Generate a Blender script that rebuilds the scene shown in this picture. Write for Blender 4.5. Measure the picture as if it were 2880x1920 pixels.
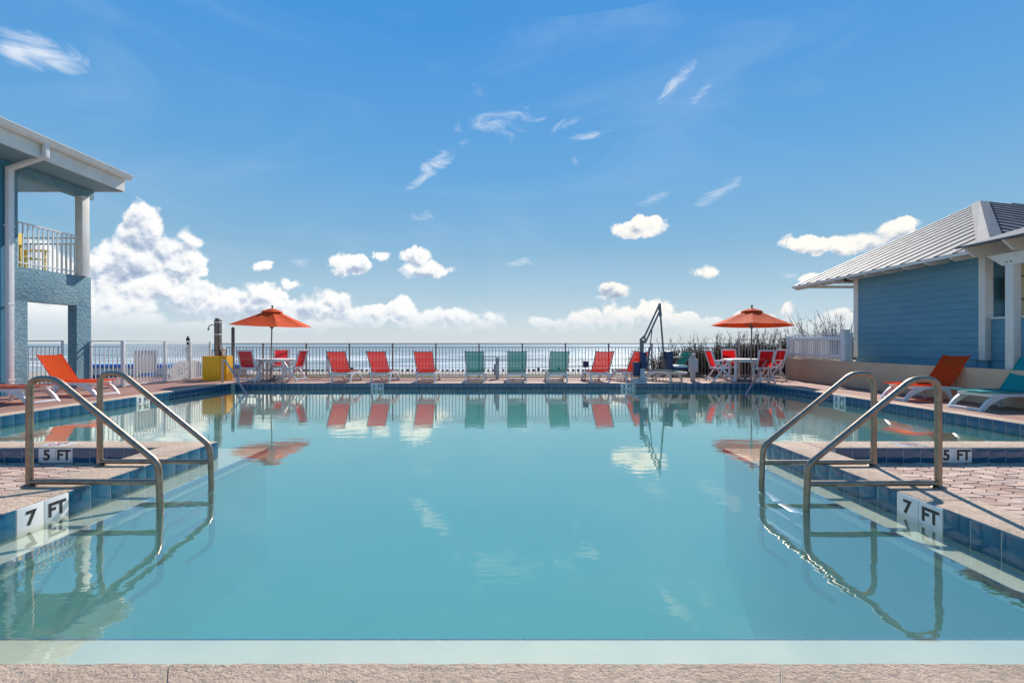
import bpy, bmesh, math, random
from mathutils import Vector, Matrix
from math import radians as R, sin, cos, pi, atan2, sqrt
random.seed(7)
scn = bpy.context.scene
COL = scn.collection
for o in list(bpy.data.objects): bpy.data.objects.remove(o)

# ------------------------------------------------------------------ camera
cam_d = bpy.data.cameras.new('camera'); cam = bpy.data.objects.new('camera', cam_d); COL.objects.link(cam)
cam.location = (0, 0, 1.2); cam.rotation_euler = (R(90), 0, 0)
cam_d.lens = 16; cam_d.sensor_width = 36; cam_d.shift_x = 10/2880; cam_d.shift_y = 6/2880
cam_d.clip_start = 0.05; cam_d.clip_end = 30000
scn.camera = cam
scn.view_settings.view_transform = 'Standard'; scn.view_settings.look = 'None'
scn.view_settings.exposure = 0.62; scn.view_settings.gamma = 1
SKY, SKYS = .11, .70
SUN_AZ, SUN_EL = R(16), R(40)       # azimuth measured from +Y towards +X

# ------------------------------------------------------------------ node helper
class NT:
    def __init__(s, tree): s.t = tree; s.n = tree.nodes; s.l = tree.links
    def node(s, typ, **kw):
        n = s.n.new(typ)
        for k, v in kw.items(): setattr(n, k, v)
        return n
    def put(s, sock, v):
        if isinstance(v, bpy.types.NodeSocket): s.l.new(v, sock)
        elif v is not None:
            try: sock.default_value = v
            except Exception:
                sock.default_value = (v, v, v) if len(sock.default_value) == 3 else (v, v, v, 1)
    def math(s, op, a, b=None, c=None, clamp=False):
        n = s.node('ShaderNodeMath', operation=op, use_clamp=clamp)
        s.put(n.inputs[0], a)
        if b is not None: s.put(n.inputs[1], b)
        if c is not None: s.put(n.inputs[2], c)
        return n.outputs[0]
    def vmath(s, op, a, b=None, c=None):
        n = s.node('ShaderNodeVectorMath', operation=op)
        s.put(n.inputs[0], a)
        if b is not None: s.put(n.inputs[1], b)
        if c is not None: s.put(n.inputs[2], c)
        return n.outputs['Value'] if op in ('LENGTH', 'DOT_PRODUCT', 'DISTANCE') else n.outputs[0]
    def mix(s, f, a, b, mode='MIX'):
        n = s.node('ShaderNodeMix', data_type='RGBA', blend_type=mode)
        s.put(n.inputs[0], f); s.put(n.inputs[6], a); s.put(n.inputs[7], b)
        return n.outputs[2]
    def ramp(s, f, pts, interp='LINEAR'):
        n = s.node('ShaderNodeValToRGB'); n.color_ramp.interpolation = interp
        e = n.color_ramp.elements
        while len(e) < len(pts): e.new(0.5)
        for i, (p, c) in enumerate(pts):
            e[i].position = p
            e[i].color = (c, c, c, 1) if not hasattr(c, '__len__') else tuple(c) + (1,)*(4-len(c))
        s.put(n.inputs[0], f); return n.outputs[0]
    def noise(s, vec, scale=5, detail=4, rough=.55, dist=0, out=0, dim='3D'):
        n = s.node('ShaderNodeTexNoise'); n.noise_dimensions = dim; n.inputs['Scale'].default_value = scale
        n.inputs['Detail'].default_value = detail; n.inputs['Roughness'].default_value = rough
        n.inputs['Distortion'].default_value = dist
        if vec is not None: s.put(n.inputs['Vector'], vec)
        return n.outputs[out]
    def smooth(s, v, a, b, lo=0., hi=1.):
        n = s.node('ShaderNodeMapRange', interpolation_type='SMOOTHSTEP')
        s.put(n.inputs[0], v); s.put(n.inputs[1], a); s.put(n.inputs[2], b)
        n.inputs[3].default_value = lo; n.inputs[4].default_value = hi
        return n.outputs[0]
    def mapping(s, vec, loc=(0,0,0), rot=(0,0,0), sc=(1,1,1), typ='POINT'):
        n = s.node('ShaderNodeMapping', vector_type=typ); s.put(n.inputs[0], vec)
        n.inputs[1].default_value = loc; n.inputs[2].default_value = rot; n.inputs[3].default_value = sc
        return n.outputs[0]
    def bump(s, h, strength=.5, dist=.02, normal=None):
        n = s.node('ShaderNodeBump'); n.inputs['Strength'].default_value = strength
        n.inputs['Distance'].default_value = dist; s.put(n.inputs['Height'], h)
        if normal: s.put(n.inputs['Normal'], normal)
        return n.outputs[0]

# ------------------------------------------------------------------ world: Nishita sky + procedural clouds laid out by direction
world = bpy.data.worlds.new('World'); scn.world = world; world.use_nodes = True
wt = NT(world.node_tree); wt.n.clear()
def sky_dir(px, py):      # direction (azimuth, elevation) of a point of the sky, from photo coordinates 2352 wide
    x = (px*1.2245-1430)/1280; y = (966-py*1.2245)/1280
    return atan2(x, 1), math.atan2(y, sqrt(1+x*x))
CUM = [ # x, y, w, h
 (328,520,58,85),(300,600,88,62),(385,600,62,66),(442,552,22,30),(245,640,60,70),(350,660,95,42),(220,720,60,40),(110,650,90,90),(60,740,110,60),
 (455,690,72,56),(540,705,66,44),(610,700,62,52),(690,712,66,40),(770,700,48,46),(690,745,110,22),(840,728,56,38),(918,715,52,38),(985,735,55,30),
 (1060,738,62,28),(1135,738,32,26),(1240,742,24,15),(1290,748,26,14),(1345,738,50,26),(1425,726,52,30),(1500,722,58,32),(1560,742,70,26),(1680,752,60,24),
 (1700,722,26,14),(1760,745,50,22),(1815,712,22,24),(1850,748,70,24),(1920,740,40,26),(1990,745,60,26),(2100,735,90,26),(2250,740,100,30),
 (798,612,44,26),(875,585,28,14),(958,590,30,26),(985,622,60,25),(1468,520,72,30),(1415,676,44,18),(1628,616,40,16),
 (1850,565,66,26),(1955,552,90,26),(2065,525,48,30),(1890,640,60,12),(592,611,17,11),(672,647,32,11),(415,590,62,52),(300,735,120,30),(450,750,100,26),(290,700,100,44),(700,745,60,26),(1620,748,50,26),(140,760,150,24),(1900,760,150,18)]
WISP = [ # x, y, w, h, rot deg, strength
 (95,122,115,36,4,1.),(40,118,60,38,0,1.),(1005,372,44,20,32,.75),(975,408,50,10,33,.6),(1150,290,120,40,8,.42),(1352,313,52,9,6,.55),
 (1555,190,52,20,38,.6),(1608,218,58,14,42,.5),(1650,442,74,15,24,.6),(965,498,45,12,20,.4),(1500,457,42,12,15,.4),(1200,602,42,10,3,.5),
 (1320,369,12,9,-30,.5),(1095,215,40,26,20,.28),(1280,290,60,12,15,.35),(690,604,26,15,0,.45),(620,275,22,7,0,.35),(1815,628,20,10,0,.5)]
def density_group():
    g = bpy.data.node_groups.new('cloud_field', 'ShaderNodeTree')
    g.interface.new_socket('Vector', in_out='INPUT', socket_type='NodeSocketVector')
    g.interface.new_socket('Density', in_out='OUTPUT', socket_type='NodeSocketFloat'); g.interface.new_socket('Fine', in_out='OUTPUT', socket_type='NodeSocketFloat')
    w = NT(g); gi = w.node('NodeGroupInput'); go = w.node('NodeGroupOutput')
    v = gi.outputs[0]
    warp = w.noise(v, 9, 2, .5, out=1, dim='2D')
    wv = w.vmath('MULTIPLY_ADD', warp, (.05, .04, 0), v)
    wv = w.vmath('ADD', wv, (-.025, -.02, 0))
    cur = None
    for x, y, a, b in CUM:
        az, el = sky_dir(x, y)
        az2, _ = sky_dir(x+a, y); _, el2 = sky_dir(x, y-b)
        sx, sy = 1/abs(az2-az), 1/abs(el2-el)
        d = w.vmath('MULTIPLY_ADD', wv, (sx, sy, 0), (-az*sx, -el*sy, 0))
        ln = w.vmath('LENGTH', d)
        k_ = min(max((a+b)/2/48*1.9, .55), 1.9)
        vv = w.math('MULTIPLY_ADD', ln, -k_, k_+(1.9-k_)*.16)
        cur = vv if cur is None else w.math('MAXIMUM', cur, vv)
    n1 = w.noise(v, 14, 3, .55, dim='2D')
    n2 = w.noise(v, 34, 7, .66, dim='2D')
    warp2 = w.vmath('MULTIPLY_ADD', w.noise(v, 30, 4, .55, out=1, dim='2D'), (.03, .03, 0), v)
    H = None
    for sc_, wt_ in ((17, 1.0), (40, .55), (95, .30)):
        vo = w.node('ShaderNodeTexVoronoi', feature='F1', voronoi_dimensions='2D'); vo.inputs['Scale'].default_value = sc_
        w.put(vo.inputs['Vector'], warp2)
        q = w.math('SUBTRACT', 1., w.math('MULTIPLY', vo.outputs['Distance'], vo.outputs['Distance']))
        H = w.math('MULTIPLY', q, wt_) if H is None else w.math('MULTIPLY_ADD', q, wt_, H)
    H = w.math('MULTIPLY_ADD', n2, .5, H)
    d = w.math('MINIMUM', cur, 1.3)
    d = w.math('MULTIPLY_ADD', w.math('SUBTRACT', n1, .5), 1.3, d)
    d = w.math('MULTIPLY_ADD', w.math('SUBTRACT', n2, .5), 1.1, d)
    d = w.math('MULTIPLY_ADD', w.math('SUBTRACT', H, 1.75), .55, d)
    w.put(go.inputs[0], d); w.put(go.inputs[1], H)
    return g
tc = wt.node('ShaderNodeTexCoord')
sep = wt.node('ShaderNodeSeparateXYZ'); wt.put(sep.inputs[0], tc.outputs['Generated'])
az = wt.math('ARCTAN2', sep.outputs[0], sep.outputs[1]); el = wt.math('ARCSINE', sep.outputs[2])
comb = wt.node('ShaderNodeCombineXYZ'); wt.put(comb.inputs[0], az); wt.put(comb.inputs[1], el)
uv = comb.outputs[0]
grp = density_group()
def dens(v):
    n = wt.node('ShaderNodeGroup'); n.node_tree = grp; wt.put(n.inputs[0], v); return n.outputs
d0, fine0 = dens(uv)
d1, fine1 = dens(wt.vmath('ADD', uv, (.003, .012, 0)))
sky = wt.node('ShaderNodeTexSky'); sky.sky_type = 'NISHITA'; sky.sun_disc = False
sky.sun_elevation = SUN_EL; sky.sun_rotation = SUN_AZ
sky.air_density = 1.0; sky.dust_density = .1; sky.ozone_density = 1.6
skyc = wt.vmath('MULTIPLY', sky.outputs[0], (SKY, SKY, SKY))
# the photograph's deeper, even blue: pull the physical sky towards a clear-air gradient
clear = wt.ramp(wt.math('DIVIDE', el, 1.2), [(0, (.57, .64, .69)), (.03, (.52, .62, .69)), (.085, (.37, .54, .665)), (.16, (.225, .44, .635)), (.30, (.118, .360, .68)), (.50, (.054, .286, .675)), (1, (.04, .22, .56))])
skyc = wt.mix(.93, skyc, clear)
wm = None
wn = wt.noise(wt.mapping(uv, rot=(0, 0, R(-33)), sc=(7, 20, 1)), 1.6, 8, .68, 1.0, dim='2D')
for x, y, a, b, rt, st in WISP:
    A, E = sky_dir(x, y); A2, _ = sky_dir(x+a, y); _, E2 = sky_dir(x, y-b)
    m = wt.mapping(uv, (A, E, 0), (0, 0, R(rt)), (abs(A2-A)*1.25, abs(E2-E)*1.4, 1), 'TEXTURE')
    ln = wt.math('MULTIPLY_ADD', wt.vmath('LENGTH', m), -st, st)
    wm = ln if wm is None else wt.math('MAXIMUM', wm, ln)
wd = wt.math('MULTIPLY', wt.smooth(wt.math('MULTIPLY_ADD', wt.math('SUBTRACT', wn, .5), 1.8, wt.math('MULTIPLY', wm, .9)), .05, 1.15), wt.smooth(wm, 0, .2))
veil = wt.math('MULTIPLY', wt.smooth(wt.noise(wt.mapping(uv, rot=(0, 0, R(20)), sc=(1.2, 4, 1)), 1.5, 4, .6, .6, dim='2D'), .45, .85), .15)
skyw = wt.mix(wt.math('MULTIPLY', wd, .8), wt.mix(veil, skyc, (.62, .72, .85, 1)), (.86, .89, .94, 1))
cover = wt.smooth(d0, -.02, wt.math('MULTIPLY_ADD', wt.noise(uv, 9, 2, .5, dim='2D'), 1.3, -.12))
relief = wt.math('SUBTRACT', d0, d1)
lit = wt.math('MULTIPLY_ADD', relief, .45, .62)
lit = wt.math('MULTIPLY_ADD', wt.math('SUBTRACT', fine0, fine1), .55, lit)
lit = wt.math('MULTIPLY_ADD', wt.math('SUBTRACT', wt.noise(uv, 11, 3, .5, dim='2D'), .5), -1.1, lit)
lit = wt.math('MULTIPLY_ADD', wt.smooth(d0, .9, 0.), .30, lit)
cloudc = wt.ramp(lit, [(0, (.33, .42, .58)), (.35, (.50, .58, .70)), (.62, (.80, .83, .87)), (.95, (.95, .95, .94))])
warm = wt.math('MULTIPLY', wt.smooth(az, 0., .25), .5)
cloudc = wt.mix(warm, cloudc, wt.vmath('MULTIPLY', cloudc, (1.02, .96, .86)))
cloudc = wt.mix(wt.smooth(el, -.01, .10), (.72, .78, .83, 1), cloudc)
cover = wt.math('MULTIPLY', cover, wt.smooth(el, .008, .065))
final = wt.mix(cover, skyw, cloudc)
def background(c):
    n = wt.node('ShaderNodeBackground'); wt.put(n.inputs[0], c); n.inputs[1].default_value = SKYS; return n.outputs[0]
# clouds only exist over the sea side, low in the sky
zone = wt.math('MULTIPLY', wt.math('LESS_THAN', el, .62), wt.math('GREATER_THAN', sep.outputs[1], .25))
ms = wt.node('ShaderNodeMixShader'); wt.put(ms.inputs[0], zone); wt.l.new(background(skyc), ms.inputs[1]); wt.l.new(background(final), ms.inputs[2])
ow = wt.node('ShaderNodeOutputWorld'); wt.l.new(ms.outputs[0], ow.inputs[0])
world.cycles.sampling_method = 'MANUAL'; world.cycles.sample_map_resolution = 512

# ------------------------------------------------------------------ sun
sd = bpy.data.lights.new('sun', 'SUN'); sun = bpy.data.objects.new('sun', sd); COL.objects.link(sun)
sd.energy = 4.2; sd.angle = R(.53); sd.color = (1, .93, .83)
sv = Vector((sin(SUN_AZ)*cos(SUN_EL), cos(SUN_AZ)*cos(SUN_EL), sin(SUN_EL)))
sun.rotation_euler = sv.to_track_quat('Z', 'Y').to_euler()
try: scn.cycles.max_bounces = 10; scn.cycles.volume_bounces = 3; scn.cycles.transparent_max_bounces = 24
except Exception: pass

# ------------------------------------------------------------------ materials
def mat(name, col, rough=.6, metal=0., bump=None, var=None, spec=None, coat=0, trans=None, alpha=None):
    """bump=(scale,strength,dist); var=(scale,amount,colour2)"""
    m = bpy.data.materials.new(name); m.use_nodes = True; w = NT(m.node_tree)
    b = w.n['Principled BSDF']; t = w.node('ShaderNodeTexCoord').outputs['Object']
    c = tuple(col)+(1,)
    w.put(b.inputs['Base Color'], c); b.inputs['Roughness'].default_value = rough; b.inputs['Metallic'].default_value = metal
    if spec is not None: b.inputs['Specular IOR Level'].default_value = spec
    if coat: b.inputs['Coat Weight'].default_value = coat; b.inputs['Coat Roughness'].default_value = .08
    if var:
        f = w.smooth(w.noise(t, var[0], 6, .6), .35, .7)
        w.put(b.inputs['Base Color'], w.mix(w.math('MULTIPLY', f, var[1]), c, tuple(var[2])+(1,)))
        w.put(b.inputs['Roughness'], w.math('MULTIPLY_ADD', w.noise(t, var[0]*2.3, 4), .25, max(rough-.12, .02)))
    if bump: w.put(b.inputs['Normal'], w.bump(w.noise(t, bump[0], 5, .6), bump[1], bump[2]))
    if trans or alpha:
        out = w.n['Material Output']; sh = b.outputs[0]
        if trans:
            tr = w.node('ShaderNodeBsdfTranslucent'); w.put(tr.inputs[0], tuple(trans[1])+(1,))
            mx = w.node('ShaderNodeMixShader'); mx.inputs[0].default_value = trans[0]
            w.l.new(sh, mx.inputs[1]); w.l.new(tr.outputs[0], mx.inputs[2]); sh = mx.outputs[0]
        if alpha:
            tp = w.node('ShaderNodeBsdfTransparent'); w.put(tp.inputs[0], (1, 1, 1, 1))
            mx = w.node('ShaderNodeMixShader'); mx.inputs[0].default_value = alpha
            w.l.new(sh, mx.inputs[1]); w.l.new(tp.outputs[0], mx.inputs[2]); sh = mx.outputs[0]
        w.l.new(sh, out.inputs[0])
    return m
M = {}
M['resin'] = mat('white_resin', (.74, .73, .74), .38, bump=(40, .08, .004), var=(6, .35, (.60, .56, .52)))
M['trim'] = mat('white_trim', (.72, .70, .66), .55, bump=(30, .15, .004), var=(2.2, .5, (.60, .54, .46)))
M['rail_shaded'] = mat('shaded_rail_paint', (.26, .22, .195), .5, var=(5, .5, (.16, .13, .11)))  # backlit shade of the long sea fence put into a darker base colour
M['rail_white'] = mat('white_rail_paint', (.80, .79, .77), .4, var=(5, .4, (.64, .61, .57)))
M['rail_tan'] = mat('weathered_rail_paint', (.50, .46, .43), .45, var=(5, .4, (.30, .25, .22)))
M['steel'] = mat('stainless_steel', (.34, .275, .22), .42, 1., bump=(90, .08, .002), var=(14, .8, (.24, .175, .125)))
M['steel_blue'] = mat('polished_steel', (.48, .50, .53), .3, 1., var=(18, .3, (.35, .38, .42)))
M['orange'] = mat('orange_sling', (.74, .085, .018), .85, spec=.08, bump=(300, .2, .002), trans=(.5, (1., .15, .03)))
M['red'] = mat('red_sling', (.36, .012, .006), .85, spec=.03, bump=(300, .2, .002), trans=(.24, (.80, .02, .008)), alpha=.10)
M['redchair'] = mat('scarlet_sling', (.50, .012, .015), .8, spec=.15, bump=(300, .2, .002), trans=(.5, (.9, .015, .02)), alpha=.05)
M['green'] = mat('green_sling', (.006, .075, .075), .85, spec=.15, bump=(300, .2, .002), trans=(.3, (.01, .17, .16)), alpha=.16)
M['teal'] = mat('teal_sling', (.0, .30, .31), .55, bump=(300, .2, .002), trans=(.3, (.0, .5, .5)))
M['terra'] = mat('terracotta_sling', (.36, .06, .03), .6, bump=(300, .2, .002), trans=(.2, (.6, .08, .03)))
M['slingframe'] = mat('grey_sling_frame', (.22, .17, .16), .45)
M['canopy'] = mat('orange_canopy', (.66, .072, .012), .8, spec=.12, bump=(120, .15, .003), var=(3, .25, (.60, .075, .015)), trans=(.06, (1., .09, .02)))
M['wood_pole'] = mat('weathered_wood', (.26, .20, .17), .7, bump=(20, .4, .01), var=(8, .5, (.12, .10, .09)))
M['wood_dark'] = mat('dark_weathered_wood', (.10, .09, .085), .8, bump=(16, .6, .02), var=(4, .6, (.20, .16, .13)))
M['piling'] = mat('black_timber', (.025, .022, .02), .9, bump=(14, .6, .02))
M['navy'] = mat('navy_vinyl', (.018, .035, .10), .45, bump=(12, .5, .02))
M['liftgrey'] = mat('grey_lift_metal', (.15, .16, .17), .4, .4)
M['liftbase'] = mat('pale_grey_plastic', (.46, .47, .50), .5)
M['cushion'] = mat('pale_cushion', (.66, .66, .64), .45)
M['yellow'] = mat('yellow_paint', (.92, .50, .01), .5, bump=(12, .3, .01), var=(2.5, .35, (.70, .30, .01)))
M['yellowchair'] = mat('yellow_chair_paint', (.85, .60, .10), .5)
M['black'] = mat('black_metal', (.02, .02, .02), .5)
M['boxgrey'] = mat('grey_post_paint', (.34, .33, .32), .6, var=(7, .4, (.45, .42, .36)))
M['beigebox'] = mat('beige_plastic', (.55, .50, .48), .55, var=(8, .3, (.62, .58, .52)))
M['blue_tarp'] = mat('blue_tarp', (.01, .14, .50), .5, bump=(9, .4, .03))
M['navy_paint'] = mat('navy_paint', (.006, .03, .16), .6)
M['white_board'] = mat('white_board', (.60, .59, .60), .6, var=(4, .3, (.5, .5, .5)))
M['ink'] = mat('black_lettering', (.015, .015, .018), .4)
M['redink'] = mat('red_marking', (.45, .05, .04), .5)
M['cream'] = mat('cream_paint', (.62, .50, .30), .6, var=(3, .3, (.55, .40, .20)))
M['grass_m'] = mat('grass_blades', (.12, .14, .025), .8, var=(3, .7, (.20, .17, .06)), trans=(.3, (.3, .35, .05)))
M['twig'] = mat('bare_twigs', (.045, .035, .03), .9)
M['leaf'] = mat('dry_leaves', (.045, .045, .02), .7, trans=(.25, (.12, .10, .03)), var=(4, .6, (.08, .05, .03)))
M['tile_white'] = mat('white_glazed_tile', (.72, .72, .71), .12, coat=.6, var=(20, .25, (.62, .60, .55)))
M['rust'] = mat('rust_spots', (.25, .09, .03), .8)

def custom(name):
    m = bpy.data.materials.new(name); m.use_nodes = True; w = NT(m.node_tree)
    return m, w, w.n['Principled BSDF'], w.node('ShaderNodeTexCoord').outputs['Object']
# glazed blue tile, a slightly different blue each tile
m, w, b, t = custom('blue_glazed_tile'); M['tile'] = m
at = w.node('ShaderNodeAttribute', attribute_name='vary').outputs['Fac']
c = w.mix(at, (.006, .085, .16, 1), (.013, .13, .235, 1))
c = w.mix(w.math('MULTIPLY', w.smooth(w.noise(t, 9, 5), .5, .8), .35), c, (.02, .13, .28, 1))
w.put(b.inputs['Base Color'], c); b.inputs['Roughness'].default_value = .1; b.inputs['Coat Weight'].default_value = .5
w.put(b.inputs['Normal'], w.bump(w.noise(t, 7, 3), .25, .01))
M['tile_dull'] = mat('blue_ledge_tile', (.12, .22, .30), .7, spec=.2)
M['grout'] = mat('pale_grout', (.50, .47, .42), .8, bump=(60, .3, .004), var=(9, .4, (.36, .32, .27)))
# coping stone
m, w, b, t = custom('coping_stone'); M['stone'] = m
n = w.noise(t, 3, 6, .6); n2 = w.noise(t, 34, 8, .7)
c = w.mix(w.smooth(n, .35, .7), (.75, .56, .42, 1), (.60, .44, .32, 1))
c = w.mix(w.math('MULTIPLY', w.smooth(n2, .4, .75), .55), c, (.17, .12, .09, 1))
c = w.mix(w.math('MULTIPLY', w.smooth(w.noise(t, 120, 4), .6, .8), .4), c, (.55, .46, .38, 1))
w.put(b.inputs['Base Color'], c); b.inputs['Roughness'].default_value = .85
h = w.math('ADD', w.math('MULTIPLY', n2, 1.), w.math('MULTIPLY', w.noise(t, 110, 6), .35))
w.put(b.inputs['Normal'], w.bump(h, 1., .035))
# brick deck (far)
m, w, b, t = custom('red_brick_paving'); M['brick'] = m
br = w.node('ShaderNodeTexBrick'); w.put(br.inputs['Vector'], t)
for k, v in (('Color1', (.30, .13, .095, 1)), ('Color2', (.22, .095, .075, 1)), ('Mortar', (.12, .085, .07, 1)), ('Scale', 1.), ('Mortar Size', .004), ('Brick Width', .21), ('Row Height', .105), ('Bias', 0.)): br.inputs[k].default_value = v
n = w.noise(t, 1.1, 6, .6)
c = w.mix(w.smooth(n, .35, .75), br.outputs['Color'], w.mix(.6, br.outputs['Color'], (.38, .24, .19, 1)))
w.put(b.inputs['Base Color'], c); b.inputs['Roughness'].default_value = .75
w.put(b.inputs['Normal'], w.bump(w.math('SUBTRACT', w.noise(t, 40, 5), br.outputs['Fac']), .5, .006))
# pavers (near)
m, w, b, t = custom('pink_clay_pavers'); M['paver'] = m
at = w.node('ShaderNodeAttribute', attribute_name='vary').outputs['Fac']
c = w.ramp(at, [(0, (.30, .18, .135)), (.4, (.46, .30, .235)), (.75, (.56, .40, .31)), (1, (.38, .28, .235))])
c = w.mix(w.math('MULTIPLY', w.smooth(w.noise(t, 14, 6, .65), .45, .8), .5), c, (.20, .13, .11, 1))
w.put(b.inputs['Base Color'], c); b.inputs['Roughness'].default_value = .8
w.put(b.inputs['Normal'], w.bump(w.noise(t, 70, 6), .5, .006))
M['joint_sand'] = mat('joint_sand', (.07, .05, .04), .95, bump=(80, .6, .01))
# pool plaster
m, w, b, t = custom('pool_plaster'); M['plaster'] = m
c = w.mix(w.smooth(w.noise(t, 2.2, 6), .35, .75), (.66, .66, .50, 1), (.54, .57, .43, 1))
c = w.mix(w.math('MULTIPLY', w.smooth(w.noise(t, 60, 6, .7), .55, .8), .3), c, (.40, .42, .34, 1))
w.put(b.inputs['Base Color'], c); b.inputs['Roughness'].default_value = .8
M['floor'] = mat('pool_floor_plaster', (.12, .36, .32), .9, var=(.35, .7, (.22, .44, .40)))
# water: smooth dielectric surface over an absorbing body
m = bpy.data.materials.new('pool_water'); m.use_nodes = True; w = NT(m.node_tree); w.n.clear(); M['water'] = m
t = w.node('ShaderNodeTexCoord').outputs['Object']
geo = w.node('ShaderNodeNewGeometry')
patch = w.smooth(w.noise(t, .35, 3), .42, .62)
rip = w.math('ADD', w.math('MULTIPLY', w.noise(w.mapping(t, sc=(1, 2.2, 1)), 2.2, 3, .5), 1.), w.math('MULTIPLY', w.math('MULTIPLY', w.noise(w.mapping(t, sc=(1, 3.5, 1)), 9, 2, .5), patch), .10))
nm = w.bump(rip, .10, .02)
cosi = w.math('ABSOLUTE', w.vmath('DOT_PRODUCT', geo.outputs['Incoming'], nm))
fres = w.math('MULTIPLY_ADD', w.math('POWER', w.math('SUBTRACT', 1., cosi, clamp=True), 2.1), .88, .11)
gl = w.node('ShaderNodeBsdfGlossy'); gl.inputs['Roughness'].default_value = .004; w.put(gl.inputs['Color'], (1, .98, .87, 1)); w.put(gl.inputs['Normal'], nm)
tp = w.node('ShaderNodeBsdfTransparent'); w.put(tp.inputs[0], (1, 1, 1, 1))
mx = w.node('ShaderNodeMixShader'); w.put(mx.inputs[0], fres); w.l.new(tp.outputs[0], mx.inputs[1]); w.l.new(gl.outputs[0], mx.inputs[2])
mo = w.node('ShaderNodeOutputMaterial'); w.l.new(mx.outputs[0], mo.inputs[0])
ab = w.node('ShaderNodeVolumeAbsorption'); w.put(ab.inputs[0], (.15, .84, .81, 1)); ab.inputs[1].default_value = .46
sc_ = w.node('ShaderNodeVolumeScatter'); w.put(sc_.inputs[0], (.84, .97, .88, 1)); sc_.inputs['Density'].default_value = .30
ad = w.node('ShaderNodeAddShader'); w.l.new(ab.outputs[0], ad.inputs[0]); w.l.new(sc_.outputs[0], ad.inputs[1])
w.l.new(ad.outputs[0], mo.inputs[1])
# stucco
def stucco(name, c1, c2, st):
    m, w, b, t = custom(name)
    n = w.noise(t, 1.3, 6, .65)
    c = w.mix(w.smooth(n, .4, .7), c1, c2)
    dk = w.math('MULTIPLY', w.smooth(w.noise(t, 4, 8, .7), .5, .75), .3)
    w.put(b.inputs['Base Color'], w.mix(dk, c, (.12, .17, .20, 1))); b.inputs['Roughness'].default_value = .75
    hh = w.noise(w.mapping(t, rot=(R(35), 0, 0), sc=(1, .4, 1)), 22, 6, .6, 1.0)
    w.put(b.inputs['Normal'], w.bump(w.smooth(hh, .35, .75), st, .028)); return m
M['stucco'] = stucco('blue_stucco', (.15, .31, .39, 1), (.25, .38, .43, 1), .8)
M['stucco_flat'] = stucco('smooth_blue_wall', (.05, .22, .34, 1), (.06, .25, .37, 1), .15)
M['soffit'] = mat('blue_grey_soffit', (.20, .33, .40), .7, var=(2, .3, (.14, .24, .30)))
# siding
m, w, b, t = custom('blue_lap_siding'); M['siding'] = m
n = w.noise(w.mapping(t, sc=(1, 1, 3)), 1.1, 6, .6)
c = w.mix(w.smooth(n, .3, .75), (.09, .25, .345, 1), (.125, .29, .38, 1))
w.put(b.inputs['Base Color'], c); b.inputs['Roughness'].default_value = .55
w.put(b.inputs['Normal'], w.bump(w.noise(w.mapping(t, sc=(1, 1, 14)), 6, 5), .15, .006))
M['seam_roof'] = mat('galvanised_roof', (.155, .155, .165), .6, .0, spec=.2, var=(1.5, .6, (.11, .11, .12)))
# beige render wall
m, w, b, t = custom('beige_rendered_wall'); M['beige'] = m
c = w.mix(w.smooth(w.noise(t, 1.2, 6, .65), .35, .7), (.66, .45, .29, 1), (.56, .38, .25, 1))
c = w.mix(w.math('MULTIPLY', w.smooth(w.noise(w.mapping(t, sc=(1, 1, .35)), 3.5, 6, .7), .55, .8), .4), c, (.34, .22, .13, 1))
w.put(b.inputs['Base Color'], c); b.inputs['Roughness'].default_value = .85
w.put(b.inputs['Normal'], w.bump(w.noise(t, 22, 6), .25, .01))
# sand, sea
M['sand'] = mat('beach_sand', (.36, .31, .26), .95, bump=(6, .5, .05), var=(.4, .6, (.22, .20, .17)))
m, w, b, t = custom('sea_water'); M['sea'] = m
sy = w.node('ShaderNodeSeparateXYZ'); w.put(sy.inputs[0], t)
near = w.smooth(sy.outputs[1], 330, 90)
streak = w.noise(w.mapping(t, sc=(.13, 1, 1)), .11, 7, .62, .5)
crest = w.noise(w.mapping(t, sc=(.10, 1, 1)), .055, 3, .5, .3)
chop = w.noise(w.mapping(t, sc=(.3, 1, 1)), .5, 6, .65)
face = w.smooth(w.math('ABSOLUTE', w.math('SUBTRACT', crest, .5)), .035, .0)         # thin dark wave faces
foam = w.math('MULTIPLY', w.smooth(w.math('ADD', streak, w.math('MULTIPLY', near, .08)), .535, .66), near)
base = w.mix(w.smooth(chop, .35, .65), (.20, .27, .30, 1), (.30, .37, .40, 1))
c = w.mix(foam, base, (.60, .63, .64, 1))
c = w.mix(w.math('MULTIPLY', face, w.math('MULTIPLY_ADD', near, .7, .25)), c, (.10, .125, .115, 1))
df = w.node('ShaderNodeBsdfDiffuse'); w.put(df.inputs[0], c)
nb = w.bump(w.math('ADD', chop, streak), .5, 1.)
gs = w.node('ShaderNodeBsdfGlossy'); gs.inputs['Roughness'].default_value = .32; w.put(gs.inputs['Color'], (.8, .85, .9, 1)); w.put(gs.inputs['Normal'], nb)
mx = w.node('ShaderNodeMixShader'); w.put(mx.inputs[0], w.math('MULTIPLY_ADD', foam, -.04, .06)); w.l.new(df.outputs[0], mx.inputs[1]); w.l.new(gs.outputs[0], mx.inputs[2])
w.l.new(mx.outputs[0], w.n['Material Output'].inputs[0])

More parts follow.
